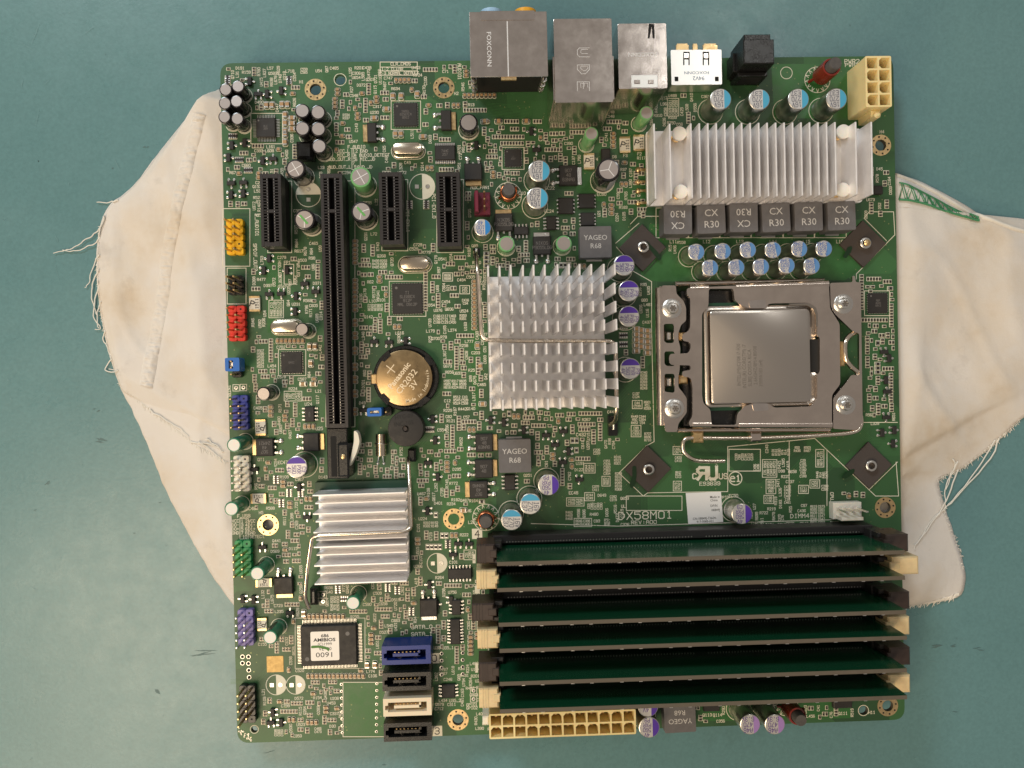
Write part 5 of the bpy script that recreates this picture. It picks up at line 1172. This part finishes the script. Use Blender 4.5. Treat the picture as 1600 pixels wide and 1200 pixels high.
stext('SPDIF_OUT2',399,402,5,-90); stext('F_AUDIO1',401.5,352,5,-90); stext('PCI-EX1_0',678,322,5,-90); stext('PCI-EX1_1',637,345,4.6,-90); stext('AUX_FAN1',750,293,4.4)
stext('HDD_LED',437,420,4.2,-90); stext('RESET',438,438,4.2,-90); stext('PWR_LED',466,420,4.2,-90); stext('PWSW',462,438,4.2,-90); stext('FP1',449,410,4.2); sbox(444,413,459,444)
stext('INTRL',358,612,5,-90); stext('EC47',442,722.5,4.6); stext('QT1',408,718,4.4); stext('EC48',392,794.5,4.4); stext('F_USB',381,806,4.8); sbox(375,810,388,842,.7)
for i,(a,b,c,d) in enumerate((('VCC','1','2','VCC'),('D0-','3','4','D1-'),('D0+','5','6','D1+'),('GND','7','8','GND'))): 
    y=814+6.2*i; stext(a,368,y,4.4); stext(b,378.5,y,4.4); stext(c,385,y,4.4); stext(d,393.5,y,4.4)
stext('10 DETECT',396,838.5,4.4); stext('H5',408,801,4.2); stext('DX58M01',1008.5,805,11.5,0,1.5,1.15); stext('REV:A00',1006,816,5.2,0,None,1.2); stext('UL',974,791,4.4)
sbox(978.5,775,1065.5,797.5); stext('E93839',1109,755.5,5.4,0,None,1.1)
x,y=W(1099,739.5); silk.text('R',x-S(2),y,S(18),SZ,-.0,S(4.6),0,1.15,True); x,y=W(1113.5,739.5); silk.text('U',x,y,S(18),SZ,0,S(4.6),0,1.05); stext('C',1085,744,8,0,1.7,1); stext('US',1130,744,8,0,1.5,1); scircle(1119.5,728.5,2.2,.7); claim(1078,726,1140,760)
scircle(1149,747.5,10.4,1.5); x,y=W(1149,747.5); silk.text('e1',x,y,S(9.5),SZ,0,S(1.7),0,1.0); claim(1136,735,1162,760)
stext('DIMM4',1249.5,806,6,0,None,1.1); stext('CPU_FAN1',1300,785,4.8,-90); stext('EC50',1146,774.5,4.4); stext('PPID',1132,777,4); stext('C432',908,679,4.8); stext('EC48',896,770,4.4); stext('C502',838,767,4.2)
stext('SATA_0',659,979.5,5.4,0,None,1.1); stext('SATA_1',659,990.5,5.4,0,None,1.1); stext('GPIO1',737.5,1101,4.2); stext('GPIO2',737.5,1106,4.2); stext('U35_2',711,1094.5,4.4); stext('U35',683,1012,4.2); stext('U35_1',700,1012,4.2)
stext('Q113',1105,1117,4.4); stext('Q114',1121,1117,4.4); stext('H11',1362,1113,4.4); stext('Q111',1317,1114.5,4.4); stext('H1',471,128,4.2); stext('H2',713,146,4.2); stext('H6',733,798,4.2); stext('L20',737,816,4.4); stext('L10',816,302,4.4)
stext('EC22',859,294,4.4); stext('EC24',858,330,4.4); stext('EC60',940,303.5,4.4); stext('F4',931,249,4.2); stext('F3',977,243,4.2); stext('F2',999,240.5,4.2); stext('D8',960,245,4.2); stext('U24',482,631.5,4.6); stext('U25',499,669.5,4.6); stext('R117',1002,247,4)
for i,s in enumerate(('L11','L12','L13','L14','L15','L16')): stext(s,1052+52*i,377.5,4.6)
def numbox(px,py,s):
    q=Rc(px-8,py-8,px+8,py+8); silk.poly(rect(*q),SZ); m=MB(); m.text(s,q[0],q[1],q[3]*.62,SZ+.004,0,q[3]*.08); m.build('slot_number','ink',mb,(q[0],q[1],0)); claim(px-9,py-9,px+9,py+9)
numbox(745.5,834,'4'); numbox(678.5,1028.5,'0'); numbox(683,1142,'3')
for x0,y0,x1,y1 in ((738.5,866,743,880),(742.5,1036,747,1051),(742,915,750,927)): silk.poly(PP([(x0,y0),(x1,y0),(x1,y1),(x0,y1)]),SZ)
# long outlines
sline(763,1008.5,763,1075,.7); sline(757,850,757,945,.7); sbox(536,1066,602,1151); claim(534,1062,603,1153)
for p in (((1022,440),(1022,690)),((1010,820),(1138,768)),):
    pass
for a,b in (((1137,698),(1137,768)),((1137,768),(1012,770)),((1012,770),(1005,775)),((1005,775),(967,739)),((967,739),(1010,697)),((1018,440),(1018,510)),((1018,510),(1022,690)),((1022,690),(1009,697)),((1137,698),(1273,685)),((1273,685),(1368,775)),((1358,765),(1402,722)),((1400,722),(1404,775)),((1404,775),(1368,775)),((1360,331),(1396,331)),((1396,331),(1398,367)),((1398,367),(1338,428)),((1350,341),(1385,376)),((1338,428),(1338,436)),((1350,341),(1358,331)),((985,350),(1012,322)),((963,386),(985,410)),((962,380),(998,349)),((1290,660),(1402,660)),((965,410),(1018,440)),((1000,338),(1030,338)),((1233,690),(1233,780)),((1292,703),(1292,790)),((965,822),(1300,812)),((830,818),(965,822))): sline(*a,*b,.9)
sbox(1139,702,1188,736)
# through-hole test fields and empty capacitor places
def empty_cap(px,py,r,flip=0):
    x,y=W(px,py); scircle(px,py,r,1.1); a={0:(-math.pi/2,math.pi/2),1:(0,math.pi)}[flip]; silk.disc(x,y,S(r-.6),SZ-.001,16,0,*a); claim(px-r-2,py-r-2,px+r+2,py+r+2)
    for s,sq in ((1,0),(-1,1)):
        d=S(r*.42)*s; X,Y=(x+d,y) if not flip else (x,y+d); m=MB()
        if sq: m.box(X,Y,.004,.02,S(6),S(6),0)
        else: m.lathe(X,Y,[(S(3.6),.006),(S(3.4),.022),(S(1.9),.022),(S(1.8),.008)],14,0,True)
        m.build('solder_pad','solder',mb,(X,Y,0),40)
empty_cap(482,304,19,1); empty_cap(659.7,291.6,19.6); empty_cap(683,880,15.5); empty_cap(431.6,1070,15.6); empty_cap(462,1070,14.6)
pads=MB(); holes=MB()
def pad(px,py,r=2.6,h=1.3,gold=False): 
    x,y=W(px,py); pads.lathe(x,y,[(S(r),.004),(S(r*.9),.016),(S(h),.017)],10,0,True); holes.disc(x,y,S(h),.021,8)
for k in range(8): pad(533.5+.22*k,1069+10.8*k); pad(589-.1*k,1068+10.7*k)
for k in range(4): pad(690,1021+11*k,3.2,2); pad(723,1020+11*k,3.2,2)
for k in range(5):
    for j in range(2): stext('*',0,0) if False else None
for a,b in ((379,1026),(388.5,1026),(379,1036),(388.5,1036.5),(389,1047),(389.5,1058)): pad(a,b,3.8,2.6)
for a,b in ((740,1079),(740,1092),(505,929),(505,940),(369,606),(380.5,605.5)): pad(a,b,3.4,1.2); sbox(a-5,b-5,a+5,b+5,.8)
for a in range(26): x=random.uniform(373,393); y=1140+ (x-373)*.55+random.uniform(-3,7); pad(x,y,1.1,.5)
o=pads.build('through_hole_pads','solder',mb); o['kind']='stuff'; o=holes.build('drill_holes','holeblack',mb); o['kind']='stuff'
q=Rc(417,1025,443,1050); m=MB(); m.box(q[0],q[1],.003,.015,q[2],q[3],0); m.build('gold_pad','dullgold',mb,(q[0],q[1],0)); claim(415,1022,446,1053)
claim(366,1010,415,1064)

# ------------------------------------------------------------------ small surface-mount parts
SM={'r4':[], 'r6':[], 'c6':[], 'c8':[], 'q3':[], 'rn':[]}
DIM={'r4':(6.8,4.6),'r6':(9.4,6.4),'c6':(9.4,6.6),'c8':(13.0,8.6),'q3':(15.5,15.0),'rn':(13.5,9.5)}
def place(kind,px,py,rot,outline=True):
    x,y=W(px,py); SM[kind].append((x,y,rot)); w_,h_=DIM[kind]
    if rot%180: w_,h_=h_,w_
    if outline and kind!='q3':
        if kind in('c6','c8'):
            q=(w_/2-.4,h_/2-.4); P=rpoly([W(px-q[0],py-q[1]),W(px+q[0],py-q[1]),W(px+q[0],py+q[1]),W(px-q[0],py+q[1])],.05,2)
            for a,b in zip(P,P[1:]+P[:1]): silk.line(a,b,S(.8),SZ)
        else: sbox(px-w_/2+.4,py-h_/2+.4,px+w_/2-.4,py+h_/2-.4,.75)
def free(x0,y0,x1,y1): 
    for X,Y in (W(x0,y0),W(x1,y1),W(x0,y1),W(x1,y0)):
        if abs(X)>12.08 or abs(Y)>12.08: return False
    return not occ[int(y0):int(y1)+1,int(x0):int(x1)+1].any()
def run(kind,x,y,n,stepdir,rot):
    w_,h_=DIM[kind]
    if rot%180: w_,h_=h_,w_
    for k in range(n): place(kind,x+(k*w_ if stepdir=='x' else 0),y+(k*h_ if stepdir=='y' else 0),rot)
def exact(kind,x,y,n,stepdir,rot):
    w_,h_=DIM[kind]
    if rot%180: w_,h_=h_,w_
    run(kind,x,y,n,stepdir,rot); X=x+((n-1)*w_ if stepdir=='x' else 0); Y=y+((n-1)*h_ if stepdir=='y' else 0); claim(x-w_/2,y-h_/2,X+w_/2,Y+h_/2)
# read off the photograph
for a in ((363,228),(383,224),(358,247),(362,287),(381,286),(362,305),(381,303),(391,128),(404,148),(418,148),(440,143),(411,252),(427,249),(463,463),(462,487),(830,206),(744,228),(838,235),(676,655),(680,688),(669,723),(585,534),(608,535),(634,533),(683,944),(671,913),(787,660),(853,680),(867,695),(818,672),(880,674),(888,705),(879,722),(1380,550),(1388,560),(1383,594),(1385,612),(1384,652),(1377,676),(1396,672),(1394,693),(427,1112),(424,1128),(440,1128),(468,761),(398,733),(380,935),(397,936),(668,798),(684,745),(716,849),(733,849),(708,866),(705,937)): 
    rz=random.choice((0,90,180,270)); place('q3',a[0],a[1],rz); claim(a[0]-8,a[1]-8,a[0]+8,a[1]+8)
for k,n,r in ((('c8'),5,0),):
    pass
exact('c8',1001,516,4,'y',0); exact('c8',1008,520,5,'y',0) if False else None
exact('c8',994,514,5,'y',0); exact('c8',1011,517,5,'y',0)
for y in (377,391,404,438,450,464,478,501,521,545,570,590,612,640): exact('c6',555,y,2,'y',0)
exact('r4',1346,431,12,'y',0); exact('c8',417,165,2,'x',90); exact('c8',441,164,2,'x',90); exact('c8',446,180,3,'y',90); exact('c8',457,185,3,'y',0); exact('c8',446,210,2,'y',90)
exact('c6',434,533,7,'x',90); exact('c8',484,542,2,'x',90); exact('c8',486,568,1,'x',90); exact('c8',474,600,1,'x',0); exact('c8',490,600,1,'x',0); exact('c6',491,592,1,'x',0)
exact('c6',761,190,1,'x',0); exact('c8',757,190,1,'x',0); exact('c8',779,190,1,'x',0); exact('c8',822,190,1,'x',0); exact('r4',790,190,5,'x',90); exact('r4',835,190,3,'x',90)
exact('r4',771,214,11,'x',90); exact('r4',784,224,8,'x',90); exact('c8',614,151,1,'x',90); exact('c8',627,151,1,'x',90); exact('c8',652,148,1,'x',90); exact('c8',604,171,1,'x',0); exact('c8',585,185,1,'x',0); exact('c8',618,210,2,'x',90); exact('c8',661,214,1,'x',0)
exact('c6',477,963,10,'x',90); exact('c8',475,958,1,'x',90); exact('c6',482,1056,14,'x',90); exact('c8',574,1038,1,'x',90); exact('c8',586,1038,1,'x',90); exact('r4',665,424,14,'y',0); exact('r4',604,433,6,'x',90)
exact('c8',724,797,1,'x',0); exact('c8',754,631,1,'x',0); exact('c8',750,572,1,'x',90); exact('c8',746,540,1,'x',90); exact('c6',741,440,12,'y',0); exact('r4',747,560,6,'y',0)
exact('r4',1348,500,9,'x',90); exact('r4',1360,455,1,'x',0); exact('r4',1392,585,10,'y',0); exact('r4',1356,436,5,'x',90)
exact('rn',364,213,1,'x',0); exact('rn',388,266,1,'x',0); exact('rn',374,250,1,'x',0); exact('rn',356,125,1,'x',90); exact('rn',452,126,1,'x',90); exact('rn',640,320,1,'x',90); exact('rn',666,320,1,'x',90); exact('rn',672,671,1,'x',0); exact('rn',452,770,1,'x',90); exact('rn',470,770,1,'x',90); exact('rn',643,955,1,'x',90); exact('rn',700,850,1,'x',90); exact('rn',974,510,1,'x',0); exact('rn',974,524,1,'x',0); exact('rn',974,538,1,'x',0); exact('rn',606,918,1,'x',90); exact('rn',621,922,1,'x',90)
# the crowded fields between: (x0,y0,x1,y1, mixture, tries, upright text share)
rnd=random.Random(21)
def block(px,py,ncol,nrow,up):
    h=4.1; cw=12.2; rh=4.9
    for c in range(ncol):
        pre=rnd.choice('CRRC')
        n0=rnd.randint(100,700)
        for r in range(nrow):
            s=pre+str(n0+rnd.randint(0,40)) if rnd.random()>.08 else pre+str(rnd.randint(10,99))
            if up: x=px+r*rh+rh/2; y=py+c*cw+cw/2
            else: x=px+c*cw+cw/2; y=py+r*rh+rh/2
            X,Y=W(x,y); silk.text(s,X,Y,S(h*.86),SZ,math.pi/2 if up else 0,S(.62),0,.82)
def fill(x0,y0,x1,y1,mix,tries):
    for _ in range(int(tries*8)):
        t=rnd.choice(mix); x=rnd.uniform(x0,x1); y=rnd.uniform(y0,y1)
        if t=='t':
            up=rnd.random()<.4; nc=rnd.choice((1,1,2,2,3)); nr=rnd.choice((2,3,4,5,6)); w_,h_=(nr*4.9,nc*12.2) if up else (nc*12.2,nr*4.9)
            if x+w_<x1+6 and y+h_<y1+4 and free(x-1.5,y-1.5,x+w_+1.5,y+h_+1.5):
                block(x,y,nc,nr,up); claim(x-1,y-1,x+w_+1,y+h_+1)
                if rnd.random()<.35: sbox(x-1.5,y-1.5,x+w_+1.5,y+h_+1.5,.8)
        elif t=='T':
            up=rnd.random()<.5; s=rnd.choice('CRRCQUDL')+str(rnd.randint(10,799)); l=len(s)*2.9+2
            w_,h_=(5,l) if up else (l,5)
            if free(x,y,x+w_,y+h_): stext(s,x+w_/2,y+h_/2,4.0,90 if up else 0,.68)
        else:
            kd={'r':'r4','R':'r6','c':'c6','C':'c8','q':'q3','n':'rn'}[t]; rot=rnd.choice((0,90)); w_,h_=DIM[kd]
            if rot: w_,h_=h_,w_
            n=1 if t in 'qnC' else rnd.choice((1,2,2,3,3,4,5,6,8)); sd=('y' if rot==0 else 'x')
            if t=='C': n=rnd.choice((1,1,2))
            W_=w_*(n if sd=='x' else 1); H_=h_*(n if sd=='y' else 1)
            if free(x,y,x+W_,y+H_):
                if kd=='q3': rot=rnd.choice((0,90,180,270))
                run(kd,x+w_/2,y+h_/2,n,sd,rot); claim(x-.3,y-.3,x+W_+.3,y+H_+.3)
claim(340,1140,420,1170); claim(1000,345,1022,440)
fill(1348,432,1402,640,'rrrrcR',900); fill(1350,612,1400,660,'tTt',120); fill(740,196,875,270,'rrrrrc',1300); fill(740,640,905,700,'rrrrrcqR',1300); fill(818,690,905,755,'rrqcT',400)
fill(905,640,962,690,'ttrT',150); fill(900,688,975,765,'tttt',260); fill(880,770,972,818,'tttT',240); fill(985,430,1016,505,'ttT',80); fill(968,505,1018,560,'cr',120); fill(985,560,1020,690,'tttt',160)
fill(1040,690,1060,765,'tt',60); fill(1141,704,1186,734,'t',60); fill(1192,692,1232,785,'tttT',200); fill(1236,690,1290,770,'tttt',260); fill(1170,785,1300,818,'tttT',260); fill(1315,742,1352,778,'trrc',120); fill(1360,575,1402,662,'ttrr',150)
fill(880,120,1010,215,'rrqcT',260); fill(985,150,1060,200,'ttT',120); fill(1040,138,1100,185,'rT',40); fill(870,205,1005,335,'rrrcqTt',700); fill(755,360,905,412,'rrrrcRC',800); fill(820,330,910,372,'rrcR',260)
fill(350,100,600,122,'tttT',220); fill(350,104,460,270,'rrrcqT',1000); fill(505,120,620,230,'rrcTtc',800); fill(640,95,735,265,'rrcTtt',800); fill(595,240,735,270,'ttTr',200); fill(446,236,540,272,'rrT',160)
fill(394,270,406,335,'T',60); fill(350,310,404,330,'rr',60); fill(440,270,500,390,'T',60); fill(392,395,500,500,'rtTtq',420); fill(545,375,622,545,'rrrctT',700); fill(392,520,500,635,'rrrcTt',900); fill(388,610,508,680,'rrTtc',420); fill(560,540,600,640,'rTq',160)
fill(665,390,760,545,'tttrT',700); fill(684,540,760,650,'tttTr',600); fill(610,640,760,770,'rrtTcr',900); fill(548,690,640,752,'rrrrcR',700); fill(392,715,500,810,'rrqcTn',700); fill(440,780,492,920,'rrcTtr',600); fill(394,840,478,910,'rrqTc',420)
fill(645,752,760,870,'rctTcR',700); fill(640,855,760,1000,'rrrctT',900); fill(498,905,640,962,'rrctTn',800); fill(394,905,470,1070,'rrcqTt',700); fill(556,960,600,1060,'rrctT',400); fill(600,962,650,998,'tTr',120); fill(670,960,740,1010,'rr',200); fill(676,1030,745,1120,'T',60)
fill(402,1075,535,1150,'rrctTtt',900); fill(482,1050,535,1100,'rrr',300); fill(1098,1100,1340,1126,'tTrr',200); fill(722,1095,762,1145,'tT',60); fill(1345,255,1400,330,'Trr',60); fill(1010,372,1060,385,'T',30); fill(735,400,762,640,'rcT',160); fill(540,262,595,380,'T',40); fill(632,380,685,400,'rT',50); fill(722,290,742,400,'rT',60); fill(765,262,830,300,'rr',160); fill(1060,1096,1100,1126,'r',20)
o=silk.build('silkscreen','silk',mb); o['kind']='stuff'

# part meshes and the objects themselves
def chipmesh(l,w_,h_,body,kind):
    m=MB(); e=l*.22
    m.box(0,0,.004,h_,l-2*e,w_*.96,0)
    for s in (-1,1): m.box(s*(l/2-e/2),0,.002,h_+.004,e,w_,1)
    return m
def sot(): 
    m=MB(); m.box(0,0,.02,.11,.29,.14,0,0,.015)
    for x,y in ((-.095,-.12),(.095,-.12),(0,.12)): m.box(x,y,.003,.05,.045,.11,1); m.lathe(x,y*1.2,[(.055,.003),(.045,.025),(.015,.035)],7,1)
    return m
def net():
    m=MB(); m.box(0,0,.004,.05,.30,.11,0)
    for k in range(4):
        for s in (-1,1): m.box(-.11+.073*k,s*.065,.003,.054,.04,.05,1)
    return m
PR={'r4':(chipmesh(.105,.055,.04,0,0),'chip_resistor',('resist','dullsolder')),'r6':(chipmesh(.165,.085,.05,0,0),'chip_resistor',('resist','tin')),'c6':(chipmesh(.155,.09,.08,0,0),'ceramic_capacitor',('mlcc','dullsolder')),'c8':(chipmesh(.21,.13,.11,0,0),'ceramic_capacitor',('mlcc','tin')),'q3':(sot(),'small_transistor',('chip','tin')),'rn':(net(),'resistor_network',('resist','tin'))}
cnt={}
for kd in ('c8','c6','r6','r4','q3','rn'):
    mbx,nm,mts=PR[kd]; me=mesh_of(mbx,nm,mts); rest=MB()
    for x,y,rz in SM[kd]:
        cnt[nm]=cnt.get(nm,0)+1; jit=random.gauss(0,.02)
        if cnt[nm]<=300: link(me,nm,mb,(x,y,0),math.radians(rz)+jit)
        else:
            c,s=math.cos(math.radians(rz)),math.sin(math.radians(rz)); n=len(rest.v); rest.v+=[(x+c*a-s*b,y+s*a+c*b,z) for a,b,z in mbx.v]; rest.f+=[tuple(i+n for i in f) for f in mbx.f]; rest.m+=mbx.m
    if rest.v: o=rest.build(nm+'s',list(mts),mb); o['kind']='stuff'
print('SMD',{k:len(v) for k,v in SM.items()})
